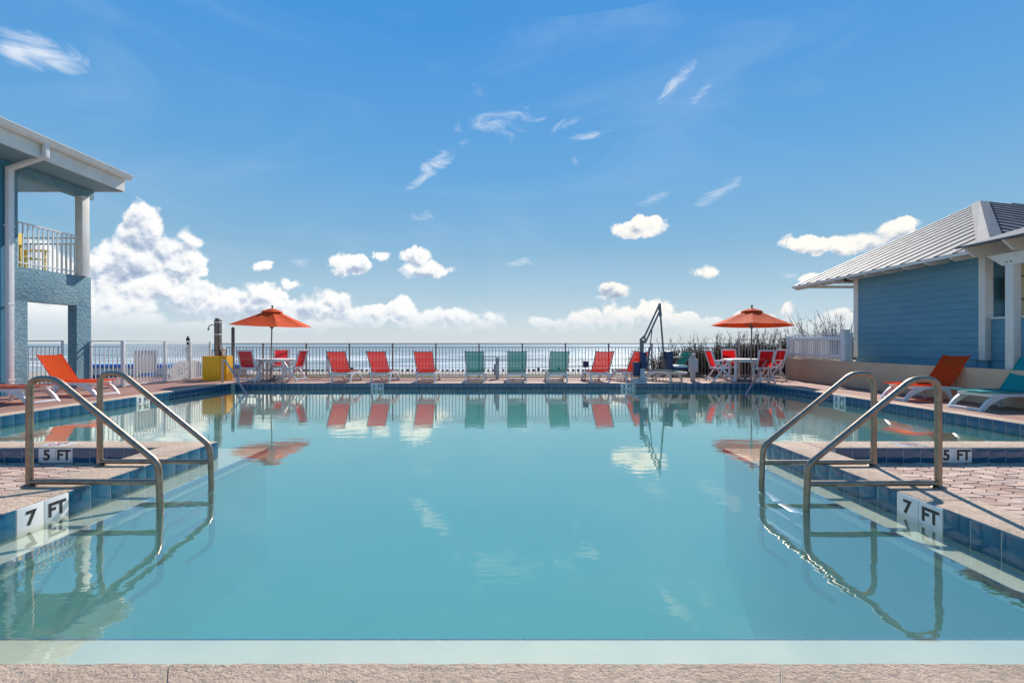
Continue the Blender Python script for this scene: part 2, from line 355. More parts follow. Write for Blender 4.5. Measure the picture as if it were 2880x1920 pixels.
# ------------------------------------------------------------------ mesh helper
class MB:
    def __init__(s): s.bm = bmesh.new(); s.lay = None
    def vary(s):
        if s.lay is None: s.lay = s.bm.faces.layers.float.new('vary')
        return s.lay
    def poly(s, vs):
        v = [s.bm.verts.new(p) for p in vs]; return s.bm.faces.new(v)
    def box(s, x0, x1, y0, y1, z0, z1, bev=0, mtx=None, val=None):
        c = [(x0,y0,z0),(x1,y0,z0),(x1,y1,z0),(x0,y1,z0),(x0,y0,z1),(x1,y0,z1),(x1,y1,z1),(x0,y1,z1)]
        if mtx is not None: c = [mtx @ Vector(p) for p in c]
        v = [s.bm.verts.new(p) for p in c]
        fs = [s.bm.faces.new([v[i] for i in f]) for f in ((0,3,2,1),(4,5,6,7),(0,1,5,4),(1,2,6,5),(2,3,7,6),(3,0,4,7))]
        if bev:
            es = list({e for f in fs for e in f.edges})
            r = bmesh.ops.bevel(s.bm, geom=es, offset=bev, segments=2, affect='EDGES', profile=.6)
            fs = [f for f in r['faces']] + [f for f in fs if f.is_valid]
        if val is not None:
            l = s.vary()
            for f in fs:
                if f.is_valid: f[l] = val
        return fs
    def bar(s, a, b, w, h, up=(0,0,1), bev=0):
        """rectangular bar from a to b, w across, h along 'up'"""
        a, b = Vector(a), Vector(b); d = (b-a); L = d.length; d.normalize(); u = Vector(up)
        x = d.cross(u); x.normalize(); u = x.cross(d)
        m = Matrix((x, d, u)).transposed().to_4x4(); m.translation = a
        s.box(-w/2, w/2, 0, L, -h/2, h/2, bev, m)
    def tube(s, pts, r, seg=10, caps=True):
        pts = [Vector(p) for p in pts]; rr = r if hasattr(r, '__len__') else [r]*len(pts)
        t0 = (pts[1]-pts[0]).normalized(); n = t0.orthogonal().normalized(); rings = []
        for i, p in enumerate(pts):
            t = ((pts[min(i+1, len(pts)-1)]-pts[max(i-1, 0)])).normalized()
            n = (n - t*n.dot(t)).normalized(); bn = t.cross(n)
            rings.append([s.bm.verts.new(p+(n*cos(2*pi*k/seg)+bn*sin(2*pi*k/seg))*rr[i]) for k in range(seg)])
        for i in range(len(rings)-1):
            for k in range(seg):
                s.bm.faces.new([rings[i][k], rings[i][(k+1)%seg], rings[i+1][(k+1)%seg], rings[i+1][k]])
        if caps: s.bm.faces.new(rings[0][::-1]); s.bm.faces.new(rings[-1])
    def prism(s, poly, axis, a, b):
        """poly: 2D points; axis 0: (y,z), 1: (x,z), 2: (x,y)"""
        def P(p, t): return ((t,p[0],p[1]),(p[0],t,p[1]),(p[0],p[1],t))[axis]
        v0 = [s.bm.verts.new(P(p, a)) for p in poly]; v1 = [s.bm.verts.new(P(p, b)) for p in poly]
        s.bm.faces.new(v0); s.bm.faces.new(v1[::-1])
        n = len(poly)
        for i in range(n): s.bm.faces.new([v0[i], v1[i], v1[(i+1)%n], v0[(i+1)%n]])
    def lathe(s, prof, seg=16, c=(0,0,0)):
        rings = [[s.bm.verts.new((c[0]+r*cos(2*pi*k/seg), c[1]+r*sin(2*pi*k/seg), c[2]+z)) for k in range(seg)] for r, z in prof]
        for i in range(len(rings)-1):
            for k in range(seg): s.bm.faces.new([rings[i][k], rings[i][(k+1)%seg], rings[i+1][(k+1)%seg], rings[i+1][k]])
        s.bm.faces.new(rings[0][::-1]); s.bm.faces.new(rings[-1])
    def grid(s, f, nu, nv):
        g = [[s.bm.verts.new(f(i/nu, j/nv)) for j in range(nv+1)] for i in range(nu+1)]
        for i in range(nu):
            for j in range(nv): s.bm.faces.new([g[i][j], g[i+1][j], g[i+1][j+1], g[i][j+1]])
    def build(s, name, material, parent=None, smooth=38, fix=True):
        if fix: bmesh.ops.recalc_face_normals(s.bm, faces=s.bm.faces[:])
        me = bpy.data.meshes.new(name); s.bm.to_mesh(me); s.bm.free()
        me.materials.append(material)
        if smooth:
            me.shade_smooth()
            me.set_sharp_from_angle(angle=R(smooth))
        o = bpy.data.objects.new(name, me); COL.objects.link(o)
        if parent is not None: o.parent = parent
        return o
def tag(o, label=None, cat=None, group=None, kind=None):
    if label: o['label'] = label
    if cat: o['category'] = cat
    if group: o['group'] = group
    if kind: o['kind'] = kind
    return o
def thing(name, label, cat, loc=(0,0,0), rz=0, group=None):
    o = bpy.data.objects.new(name, None); COL.objects.link(o); o.location = loc; o.rotation_euler = (0,0,rz)
    o.empty_display_size = .1
    return tag(o, label, cat, group)
def copy_tree(o, parent=None):
    kids = list(o.children)
    c = o.copy(); COL.objects.link(c)
    if parent is not None: c.parent = parent
    for k in kids: copy_tree(k, c)
    return c
def place(first, used, loc, rz, label, group=None):
    o = first if not used else copy_tree(first)
    o.location = loc; o.rotation_euler = (0,0,rz); o['label'] = label
    if group: o['group'] = group
    return o
def fillet(pts, rad, n=8):
    pts = [Vector(p) for p in pts]; out = [pts[0]]
    for i in range(1, len(pts)-1):
        p = pts[i]; r = rad[i-1] if hasattr(rad, '__len__') else rad
        a = (pts[i-1]-p); b = (pts[i+1]-p); la, lb = a.length, b.length; a.normalize(); b.normalize()
        ang = a.angle(b); d = min(r/math.tan(ang/2), la*.49, lb*.49)
        p0, p1 = p+a*d, p+b*d
        for k in range(n+1):
            t = k/n; out.append((1-t)**2*p0 + 2*t*(1-t)*p + t*t*p1)
    out.append(pts[-1]); return out
def text_mesh(body, size, material, parent, mtx, name='lettering', bold=.012, sx=1.):
    cu = bpy.data.curves.new('t', 'FONT'); cu.body = body; cu.size = size; cu.extrude = .0015; cu.offset = bold*size*2
    cu.align_x = 'CENTER'; cu.align_y = 'CENTER'; cu.resolution_u = 4
    to = bpy.data.objects.new('t', cu); COL.objects.link(to)
    dg = bpy.context.evaluated_depsgraph_get(); me = bpy.data.meshes.new_from_object(to.evaluated_get(dg))
    bpy.data.objects.remove(to); bpy.data.curves.remove(cu)
    me.transform(mtx @ Matrix.Diagonal((sx, 1, 1, 1))); me.materials.clear(); me.materials.append(material); me.name = name
    o = bpy.data.objects.new(name, me); COL.objects.link(o); o.parent = parent; return o

# ================================================================== SETTING
ZW = -.175                       # water level; coping top is z = 0
XL, XR, Y0, YN = -3.58, 3.18, 1.71, 5.6      # near arm of the pool
WL, WR, YF = -8.45, 7.7, 13.84   # wide far part
# ---- ground and sea
g = MB()
def quad(m, x0, x1, y0, y1, z): m.poly([(x0,y0,z),(x1,y0,z),(x1,y1,z),(x0,y1,z)])
quad(g, -9000, 9000, -9000, -8, -.32); quad(g, -9000, -14, -8, 16.3, -.32); quad(g, 14, 9000, -8, 16.3, -.32)
quad(g, -14, 14, -8, -3, -.32)
tag(g.build('ground', M['sand'], smooth=0), kind='structure')
b = MB()     # beach falling from the deck to the bulkhead, then down to the sea
prof = [(16.3, -.12), (18, -.2), (22, -.35), (30, -.62), (30.6, -2.6), (45, -3.3), (120, -6)]
def beach(u, v):
    i = min(int(v*30/5), 5); t = v*30/5-i
    y = prof[i][0]*(1-t)+prof[i+1][0]*t; z = prof[i][1]*(1-t)+prof[i+1][1]*t
    x = -400+800*u
    return (x, y, z+.05*sin(x*.7+y)*(1 if 17 < y < 30 else 0))
b.grid(beach, 120, 30)
for x0, x1 in ((-9000, -400), (400, 9000)):
    quad(b, x0, x1, 16.3, 30, -.35)
tag(b.build('beach', M['sand']), kind='structure')
s = MB()
ys = [32]
while ys[-1] < 420: ys.append(ys[-1]*1.0+max(.7, ys[-1]*.012))
ys += [600, 1200, 3000, 9000, 20000]
xs = [-20000, -6000, -1500] + [-500+i*4.5 for i in range(223)] + [1500, 6000, 20000]
def swell(x, y):
    if y > 430 or abs(x) > 505: return -3.0
    h = 0
    for k, (lam, amp, ph, sk) in enumerate(((17, .34, .3, .012), (26, .42, 1.7, -.018), (11, .16, 4.1, .03))):
        q = y/lam*2*pi + ph + 2.2*sin(x*sk+ph)+1.1*sin(x*sk*3.1+2*ph)
        h += amp*(((1+sin(q))/2)**3 - .3)*(.6+.4*sin(x*.021*(k+1)+ph))
    return -3.0 + h*min(1, (430-y)/150)*min(1, max(0,(y-34)/12))
vs = [[s.bm.verts.new((x, y, swell(x, y))) for x in xs] for y in ys]
for j in range(len(ys)-1):
    for i in range(len(xs)-1): s.bm.faces.new([vs[j][i], vs[j][i+1], vs[j+1][i+1], vs[j+1][i]])
tag(s.build('sea', M['sea'], smooth=180, fix=False), kind='structure')

# ---- pool shell
p = MB()
ZB = -2.2
p.box(XL-.25, XL, Y0, YN, ZB, -.2); p.box(XR, XR+.25, Y0, YN, ZB, -.2)
p.box(XL-.25, XR+.25, Y0-.25, Y0, ZB, -.2)
p.box(WL-.25, XL-.25, YN-.25, YN, ZB, -.2); p.box(XR+.25, WR+.25, YN-.25, YN, ZB, -.2)
p.box(WL-.25, WL, YN, YF, ZB, -.2); p.box(WR, WR+.25, YN, YF, ZB, -.2)
p.box(WL-.25, WR+.25, YF, YF+.25, ZB, -.2)
ZL = -.225                       # shallow ledge round the near arm
p.box(XL+.001, XL+.30, Y0+.48, YN+.6, ZL-.1, ZL); p.box(XR-.25, XR-.001, Y0+.48, YN+.6, ZL-.1, ZL)
p.box(XL+.001, XR-.001, Y0+.001, Y0+.479, ZL-.1, ZL)
p.box(WL+.001, XL, YN+.001, YN+.6, ZL-.1, ZL); p.box(XR, WR-.001, YN+.001, YN+.6, ZL-.1, ZL)
tag(p.build('pool_wall', M['plaster'], smooth=0), kind='structure')
f = MB()
for q in ((XL+.001, XL+.29, Y0+.47, YN+.59), (XR-.24, XR-.001, Y0+.47, YN+.59), (XL+.29, XR-.24, Y0+.001, Y0+.47), (WL+.001, XL+.001, YN+.001, YN+.59), (XR-.001, WR-.001, YN+.001, YN+.59)):
    f.box(*q, ZB, ZL-.101)
def fl(u, v):
    x = WL+(WR-WL)*u; y = Y0+(YF-Y0)*v
    z = -1.75 if y < 6.5 else (-1.75+(y-6.5)/3.5*.85 if y < 10 else -.9)
    return (x, y, z)
f.grid(fl, 16, 40)
tag(f.build('pool_floor', M['floor'], smooth=20), kind='structure')
wb = MB()
outl = [(XL-.02,Y0-.02),(XR+.02,Y0-.02),(XR+.02,YN-.02),(WR+.02,YN-.02),(WR+.02,YF+.02),(WL-.02,YF+.02),(WL-.02,YN-.02),(XL-.02,YN-.02)]
wb.prism(outl, 2, ZB+.3, ZW)
tag(wb.build('pool_water', M['water'], smooth=0), kind='structure')

# ---- tiles
T = .1965
def tile_run(mb, a, b, inward, z0, z1, skip=(), t=T, th=.012, x0=0.):
    """tiles along a wall line a->b (2D), face pushed 'inward' (2D normal)"""
    a, b, n = Vector(a), Vector(b), Vector(inward); d = b-a; L = d.length; d.normalize()
    k = 0; q = x0
    while q < L-.01:
        e = min(q+t, L)
        mid = (q+e)/2
        if not any(s0 < mid < s1 for s0, s1 in skip) and e-q > .02:
            p0 = a+d*(q+.0025); p1 = a+d*(e-.0025)
            x = Vector((d.x, d.y, 0)); y = Vector((n.x, n.y, 0)); m = Matrix((x, y, Vector((0,0,1)))).transposed().to_4x4()
            m.translation = Vector((p0.x, p0.y, 0))
            mb.box(0, (p1-p0).length, 0, th, z0, z1, .004, m, random.random())
        q = e; k += 1
TZ0, TZ1 = -.205, -.006
def marker(name, label, wall_pt, along, inward, text, z0=TZ0, z1=TZ1, sz=.145):
    """two white tiles with number + FT; wall_pt = start (left as read), along = reading direction"""
    o = thing(name, label, 'depth marker', (wall_pt[0], wall_pt[1], 0))
    al, n = Vector((along[0], along[1], 0)), Vector((inward[0], inward[1], 0))
    for k, s_ in enumerate(text):
        m = Matrix((al, n, Vector((0,0,1)))).transposed().to_4x4(); m.translation = al*(k*T)
        t = MB(); t.box(.0025, T-.0025, 0, .014, z0, z1, .004, m); ob = t.build('marker_tile', M['tile_white'], o)
        mt = Matrix((al, Vector((0,0,1)), n)).transposed().to_4x4(); mt.translation = al*((k+.5)*T)+n*.0148+Vector((0,0,(z0+z1)/2+.004))
        text_mesh(s_, sz, M['ink'], ob, mt, 'letter', .017, .92 if len(s_) > 1 else 1)
    return o
# offsets that line the tiles up with the markers
tl = MB()
def near_left():
    off = (3.30-Y0) % T - T
    tile_run(tl, (XL, Y0), (XL, YN), (1, 0), TZ0, TZ1, [(3.30-Y0, 3.30-Y0+2*T)], x0=off+T)
near_left()
tile_run(tl, (XR, Y0), (XR, YN), (-1, 0), TZ0, TZ1, [(3.32-Y0, 3.32-Y0+2*T)], x0=((3.32-Y0) % T))
tile_run(tl, (WL, YN), (WL, YF), (1, 0), TZ0, TZ1, [(10.32-YN, 10.32-YN+2*T)], x0=((10.32-YN) % T))
tile_run(tl, (WR, YN), (WR, YF), (-1, 0), TZ0, TZ1, [(10.38-YN, 10.38-YN+2*T)], x0=((10.38-YN) % T))
tile_run(tl, (WL, YF), (WR, YF), (0, -1), TZ0, TZ1, [(-4.185-WL, -4.185-WL+2*T), (3.41-WL, 3.41-WL+2*T)], x0=((-4.185-WL) % T))
# bullnose strip on the ledge edge
lp = MB()
def lip(a, b, n): tile_run(lp, a, b, n, ZL-.045, ZL+.003, th=.010)
lip((XL+.30, Y0+.5), (XL+.30, YN+.6), (1, 0)); lip((XR-.25, Y0+.5), (XR-.25, YN+.6), (-1, 0))
lip((XL+.30, Y0+.48), (XR-.25, Y0+.48), (0, 1))
lip((WL, YN+.6), (XL+.30, YN+.6), (0, 1)); lip((XR-.25, YN+.6), (WR, YN+.6), (0, 1))
tag(lp.build('ledge_tile_edge', M['tile_dull']), kind='structure')
# riser tiles that face the paved corners
YR = 5.26
tile_run(tl, (-9.5, YR), (XL-.47, YR), (0, -1), -.172, -.012, [(-5.42+9.5, -5.42+9.5+2*T)], x0=((-5.42+9.5) % T))
tile_run(tl, (XR+.42, YR), (9.5, YR), (0, -1), -.172, -.012, [(4.95-XR-.42, 4.95-XR-.42+2*T)], x0=((4.95-XR-.42) % T))
tag(tl.build('pool_tile_band', M['tile'], fix=True), kind='structure')
gr = MB()     # grout bed behind the tiles
e = .0095
gr.box(XL-.01, XL+e, Y0, YN, -.2045, -.012); gr.box(XR-e, XR+.01, Y0, YN, -.2045, -.012)
gr.box(WL-.01, WL+e, YN, YF, -.2045, -.012); gr.box(WR-e, WR+.01, YN, YF, -.2045, -.012); gr.box(WL+e, WR-e, YF-e, YF+.01, -.2045, -.012)
gr.box(-9.5, XL-.47, YR-e, YR+.01, -.176, -.02); gr.box(XR+.42, 9.5, YR-e, YR+.01, -.176, -.02)
tag(gr.build('pool_tile_grout', M['grout'], smooth=0), kind='structure')
marker('depth_marker', 'white 7 FT depth tiles on the pool wall beside the left ladder', (XL, 3.30), (0, 1), (1, 0), ('7', 'FT'))
marker('depth_marker', 'white 7 FT depth tiles on the pool wall beside the right ladder', (XR, 3.32+2*T), (0, -1), (-1, 0), ('7', 'FT'))
marker('depth_marker', 'white 5 FT depth tiles on the step facing the left pavers', (-5.42, YR), (1, 0), (0, -1), ('5', 'FT'), -.174, -.010, .165)
marker('depth_marker', 'white 5 FT depth tiles on the step facing the right pavers', (4.95, YR), (1, 0), (0, -1), ('5', 'FT'), -.174, -.010, .165)
marker('depth_marker', 'white 3 FT depth tiles on the far pool wall below the second red lounger', (-4.185, YF), (1, 0), (0, -1), ('3', 'FT'))
marker('depth_marker', 'white 3 FT depth tiles on the far pool wall beside the pool lift base', (3.41, YF), (1, 0), (0, -1), ('3', 'FT'))
marker('depth_marker', 'white 3 FT depth tiles on the left pool wall, half hidden by the left handrail', (WL, 10.32), (0, 1), (1, 0), ('3', 'FT'))
marker('depth_marker', 'white 3 FT depth tiles on the right pool wall, in front of the beige wall', (WR, 10.38+2*T), (0, -1), (-1, 0), ('3', 'FT'))

# ---- coping
cp = MB()
def slabs(x0, x1, y0, y1, along, L, off=0., z0=-.19, z1=0.):
    a, b = (x0, x1) if along == 'x' else (y0, y1)
    q = a + (off if off else 0); cuts = [a] + ([q] if off else [])
    while cuts[-1]+L < b-.15: cuts.append(cuts[-1]+L)
    cuts.append(b)
    for i in range(len(cuts)-1):
        g0, g1 = cuts[i]+.003, cuts[i+1]-.003
        dz = random.uniform(-.0015, .0015)
        if along == 'x': cp.box(g0, g1, y0, y1, z0, z1+dz, .009)
        else: cp.box(x0, x1, g0, g1, z0, z1+dz, .009)
slabs(XL-.47, XL, Y0+.0, YN-.0, 'y', 1.28, .6); slabs(XR, XR+.42, Y0, YN, 'y', 1.28, .5)
# front edge: joints where the photograph shows them
for a_, b_, sa, sb in ((-5.2, -1.278, 0, .70), (-1.271, 1.021, .70, -.62), (1.028, 5.2, -.62, 0)):
    n_ = 40; ya, yb = Y0-.36, Y0-.002; rnd_ = random.Random(int(a_*100)); jag = [rnd_.uniform(-.004, .003) for _ in range(n_+1)]
    top = [(a_+(b_-a_)*i/n_, yb+jag[i]) for i in range(n_+1)] + [(b_+sb*(yb-ya), ya), (a_+sa*(yb-ya), ya)]
    t0 = [cp.bm.verts.new((x, y, 0)) for x, y in top]; t1 = [cp.bm.verts.new((x, y+(.008 if i <= n_ else 0), -.012)) for i, (x, y) in enumerate(top)]; t2 = [cp.bm.verts.new((x, y+(.008 if i <= n_ else 0), -.19)) for i, (x, y) in enumerate(top)]
    cp.bm.faces.new(t0); cp.bm.faces.new(t2[::-1])
    for p_, q_ in ((t0, t1), (t1, t2)):
        for i in range(len(top)): cp.bm.faces.new([p_[i], q_[i], q_[(i+1) % len(top)], p_[(i+1) % len(top)]])
slabs(-9.5, XL-.475, YR, YN, 'x', 1.25, z0=-.19); slabs(XR+.425, 9.5, YR, YN, 'x', 1.25, z0=-.19)
slabs(WL-.3, WL, YN+.003, YF-.003, 'y', 1.25); slabs(WR, WR+.3, YN+.003, YF-.003, 'y', 1.25)
slabs(WL-.3, WR+.3, YF, YF+.3, 'x', 1.25)
tag(cp.build('pool_coping', M['stone']), kind='structure')
cg = MB()
for (a_, b_, c_, d_) in ((XL-.465, XL-.005, Y0, YN-.01), (XR+.005, XR+.415, Y0, YN-.01), (-5.2, 5.2, Y0-.35, Y0-.012),
                         (-9.5, XL-.48, YR+.005, YN-.006), (XR+.43, 9.5, YR+.005, YN-.006),
                         (WL-.295, WL-.005, YN+.005, YF-.005), (WR+.005, WR+.295, YN+.005, YF-.005), (WL-.295, WR+.295, YF+.005, YF+.295)):
    cg.box(a_, b_, c_, d_, -.18, -.006)
tag(cg.build('coping_mortar', M['grout'], smooth=0), kind='structure')

# ---- decks
dk = MB()
for r in ((-14, WL-.302, YN, 16.3), (WL-.302, WR+.302, YF+.302, 16.3), (WR+.302, 9.56, YN, 16.3)):
    dk.box(r[0], r[1], r[2], r[3], -.3, -.006)
dk.box(-14, 14, -3, Y0-.362, -.3, -.01)
tag(dk.build('brick_deck', M['brick'], smooth=0), kind='structure')
pd = MB(); pd.box(-14, XL-.475, Y0-.36, YR-.002, -.31, -.196); pd.box(XR+.425, 14, Y0-.36, YR-.002, -.31, -.196)
pd.box(-14, -9.51, YR, YN-.001, -.31, -.19); pd.box(9.51, 14, YR, YN-.001, -.31, -.19)
tag(pd.build('paver_bed', M['joint_sand'], smooth=0), kind='structure')
pv = MB(); lay = pv.vary()
def hexes(x0, x1, y0, y1):
    HX, HY, K = .118, .052, .60; c = 0; x = x0
    while x < x1:
        y = y0+(HY if c % 2 else 0)
        while y < y1:
            z = -.172+random.uniform(-.003, .003); tx, ty = random.uniform(-.02, .02), random.uniform(-.03, .03)
            P = [(-HX, 0), (-HX*K, -HY), (HX*K, -HY), (HX, 0), (HX*K, HY), (-HX*K, HY)]
            def ring(sh, zz, tilt=False):
                return [pv.bm.verts.new((min(max(x+p[0]*sh, x0), x1), min(max(y+p[1]*(2*sh-1 if sh < 1 else 1), y0), y1), zz+(p[0]*tx+p[1]*ty if tilt else 0))) for p in P]
            top = ring(.93, z, True); mid = ring(.965, z-.006, True); bot = ring(.97, z-.03)
            val = random.random()
            if max((v.co-top[0].co).length for v in top) > .08:
                fs = [pv.bm.faces.new(top)]
                for i in range(6):
                    fs.append(pv.bm.faces.new([mid[i], mid[(i+1)%6], top[(i+1)%6], top[i]])); fs.append(pv.bm.faces.new([bot[i], bot[(i+1)%6], mid[(i+1)%6], mid[i]]))
                for f_ in fs: f_[lay] = val
            y += 2*HY
        x += HX*(1+K); c += 1
hexes(-7.5, XL-.485, Y0-.35, YR-.012); hexes(XR+.435, 7.6, Y0-.35, YR-.012)
tag(pv.build('paver_field', M['paver'], smooth=25), kind='structure')

# ================================================================== BUILDINGS
# ---- left building: two-storey end with balcony
lb = thing('hotel_building', 'two-storey blue stucco building with an open balcony and white gutter', 'building', (-11.6, 11.5, 0))
def L(o): o.location = (11.6, -11.5, 0); return o     # parts are modelled in world coordinates
XW = -11.6
w_ = MB()
w_.box(XW-.24, XW, 10.6, 10.98, -.3, 2.22); w_.box(XW-.24, XW, 12.23, 12.65, -.3, 2.22)
w_.box(XW-.24, XW, 10.6, 12.65, 2.22, 3.03, .012)
w_.box(XW-.24, XW, 10.6, 10.76, 3.03, 5.43)
w_.box(-14.6, -14.36, 10.6, 11.0, -.3, 2.22)
w_.box(-14.6, XW-.24, 10.85, 12.65, 2.86, 3.0)
L(w_.build('wall', M['stucco'], lb))
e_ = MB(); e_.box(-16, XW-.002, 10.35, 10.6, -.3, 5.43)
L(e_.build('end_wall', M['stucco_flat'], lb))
bm_ = MB(); bm_.box(XW-.24, XW+.02, 10.76, 12.72, 5.2, 5.43)
L(bm_.build('beam', M['stucco'], lb))
rf = MB()
rf.poly([(-10.68, 6.5, 5.80), (-10.68, 12.72, 5.80), (-16, 12.72, 6.5), (-16, 6.5, 6.5)])
rf.box(-16, -10.74, 6.5, 12.70, 5.44, 5.47)
L(rf.build('roof', M['soffit'], lb, smooth=0))
fa = MB(); fa.box(-10.74, -10.70, 6.5, 12.70, 5.43, 5.585); fa.box(-10.735, -10.708, 6.5, 12.70, 5.588, 5.76)
fa.box(-16, -10.74, 12.70, 12.74, 5.43, 5.76)
L(fa.build('fascia', M['trim'], lb, smooth=0))
gt = MB(); gp = [(-10.70, 5.76), (-10.60, 5.76), (-10.55, 5.80), (-10.53, 5.87), (-10.50, 5.875), (-10.50, 5.89), (-10.56, 5.885), (-10.70, 5.885)]
gt.prism(gp, 1, 6.5, 12.76)
L(gt.build('gutter', M['rail_white'], lb, smooth=0))
ds = MB()
def dsp(pts, a, b):
    for i in range(len(pts)-1): ds.bar(pts[i], pts[i+1], a, b, (0, 1, 0), .012)
dsp([(-10.62, 10.45, 5.78), (-10.62, 10.45, 5.46)], .085, .10)
dsp([(-10.62, 10.45, 5.5), (-11.48, 10.50, 5.24)], .085, .10)
ds.box(-11.56, -11.46, 10.44, 10.56, -.02, 5.27, .012)
for z in (.35, 2.1, 3.9): ds.box(-11.575, -11.455, 10.425, 10.575, z, z+.03)
L(ds.build('downspout', M['resin'], lb))
po = MB(); po.box(XW-.10, XW+.10, 12.28, 12.50, 3.03, 5.2, .008)
L(po.build('post', M['trim'], lb))
ra = MB()
ra.bar((XW-.05, 10.76, 4.09), (XW-.05, 12.28, 4.09), .05, .035); ra.bar((XW-.05, 10.76, 3.13), (XW-.05, 12.28, 3.13), .04, .03)
n = 13
for i in range(n):
    y = 10.80+i*(12.24-10.80)/(n-1); ra.box(XW-.062, XW-.038, y-.012, y+.012, 3.04, 4.08)
for z in (4.09, 3.93): ra.bar((XW-.12, 12.5, z), (-14.4, 12.5, z), .04, .04)
for i in range(22):
    x = XW-.2-i*.12; ra.box(x-.011, x+.011, 12.49, 12.51, 3.02, 3.92)
L(ra.build('balcony_railing', M['rail_white'], lb, smooth=0))
# yellow chair on the balcony
yc = thing('balcony_chair', 'yellow wooden chair behind the upstairs balcony railing', 'chair', (-12.35, 11.55, 3.0))
def yp(name, *bx):
    m = MB()
    for q in bx: m.box(*q, bev=.005)
    return m.build(name, M['yellowchair'], yc)
yp('seat', (-.28, .25, -.25, .25, .36, .39)); yp('backrest', (-.3, -.27, -.26, .26, .39, 1.05))
yp('armrest', (-.3, .34, .24, .38, .60, .63)); yp('armrest', (-.3, .34, -.38, -.24, .60, .63))
for sx in (-.26, .24):
    for sy in (-.30, .30): yp('leg', (sx-.02, sx+.05, sy-.02, sy+.03, 0, .60))

# ---- right beach house
rh = thing('beach_house', 'blue clapboard house with a grey ribbed metal roof and white trim', 'house', (10.5, 10, .7))
def H(o): o.location = (-10.5, -10, -.7); return o
HX = 10.5
def laps_x(m, x, y0, y1, z0, z1, exp=.165):     # clapboards on a wall that faces -X
    z = z0
    while z < z1-.01:
        zt = min(z+exp, z1)
        m.poly([(x-.02, y0, z), (x-.02, y1, z), (x-.004, y1, zt), (x-.004, y0, zt)])
        m.poly([(x-.004, y0, z), (x-.004, y1, z), (x-.02, y1, z), (x-.02, y0, z)]); z = zt
def laps_y(m, y, x0, x1, z0, z1, exp=.165):
    z = z0
    while z < z1-.01:
        zt = min(z+exp, z1)
        m.poly([(x0, y-.02, z), (x1, y-.02, z), (x1, y-.004, zt), (x0, y-.004, zt)])
        m.poly([(x0, y-.004, z), (x1, y-.004, z), (x1, y-.02, z), (x0, y-.02, z)]); z = zt
sd_ = MB()
laps_x(sd_, HX, 10.13, 13.63, .84, 3.4)
laps_y(sd_, 10.2, 10.78, 11.12, 1.2, 3.6)
sd_.box(HX, 17, 10.21, 13.75, .3, 3.45)
sd_.box(HX+.02, HX+.1, 10.0, 13.70, .4, .83)
H(sd_.build('siding', M['siding'], rh, smooth=0, fix=False))
pw = MB(); laps_x(pw, HX+.10, 5.5, 9.98, .50, 1.72); pw.box(HX+.101, HX+.2, 5.5, 9.98, .3, 1.73)
H(pw.build('porch_half_wall', M['siding'], rh, smooth=0, fix=False))
sl = MB(); sl.box(HX+.05, HX+.30, 5.5, 9.985, 1.732, 1.775, .006)
H(sl.build('window_sill', M['trim'], rh))
cb = MB(); cb.box(HX-.04, HX+.14, 9.985, 10.13, .83, 3.3, .006)
H(cb.build('corner_board', M['trim'], rh))
cb = MB(); cb.box(HX-.04, HX+.06, 13.63, 13.80, .80, 3.3, .006)
H(cb.build('corner_board', M['trim'], rh))
iw = MB(); iw.box(11.12, 16, 10.08, 10.2, .5, 3.5)
H(iw.build('porch_inner_wall', M['cream'], rh, smooth=0))
sg = MB(); sg.box(10.98, 11.4, 10.0, 10.07, 2.2, 2.66)
H(sg.build('framed_panel', M['cream'], rh)); sg = MB()
for q in ((10.95, 10.98, 2.17, 2.69), (11.4, 11.43, 2.17, 2.69)): sg.box(q[0], q[1], 9.985, 10.07, q[2], q[3])
for q in ((2.17, 2.2), (2.66, 2.69)): sg.box(10.98, 11.4, 9.985, 10.07, q[0], q[1])
H(sg.build('panel_frame', M['wood_dark'], rh))
# main roof: eave plane facing the pool, hip, plane facing the camera
EX, EZ, EY0, EY1, PT = 9.9, 3.20, 9.33, 15.88, .45
AX, AZ = EX+(EY1-EY0), EZ+PT*(EY1-EY0)
ro = MB()
apex = (AX, EY1, AZ)
def rp(x, y): return (x, y, EZ+PT*min(x-EX, y-EY0))
ro.poly([(EX, EY0, EZ), (EX, EY1, EZ), apex]); ro.poly([(EX, EY0, EZ), apex, (AX+7, EY0, EZ)])
nrm = Vector((-PT, 0, 1)).normalized()
y = EY0+.35
while y < EY1:
    x1 = EX+(y-EY0); a = Vector((EX, y, EZ)); b_ = Vector((x1, y, EZ+PT*(x1-EX)))
    ro.bar(a+nrm*.004, b_+nrm*.004, .05, .036, nrm); y += .45
nr2 = Vector((0, -PT, 1)).normalized(); x = EX+.35
while x < AX+6.8:
    yt = EY0+min(x-EX, (AX+7-x)*(EY1-EY0)/7.); a = Vector((x, EY0, EZ)); b_ = Vector((x, yt, EZ+PT*(yt-EY0)))
    ro.bar(a+nr2*.012, b_+nr2*.008, .045, .045, nr2); x += .45
H(ro.build('roof', M['seam_roof'], rh, smooth=0, fix=False))
hc = MB(); A = Vector((EX, EY0, EZ+.04)); B = Vector((AX, EY1, AZ+.04)); d_ = (B-A).normalized()
lft = Vector((-.30, .0, -.30*PT+.012)); rgt = Vector((0, -.30, -.30*PT+.012))
for q in ((A+lft*0+Vector((0,.3,0)), A, B, B+lft), (A, A+Vector((.3,0,0)), B+rgt, B)): hc.poly([tuple(v) for v in q])
H(hc.build('ridge_cap', M['seam_roof'], rh, smooth=0, fix=False))
uf = MB(); uf.poly([(EX+.01, EY0+.01, EZ-.05), (HX, EY0+.01, EZ+.10), (HX, EY1-.02, EZ+.10), (EX+.01, EY1-.02, EZ-.05)])
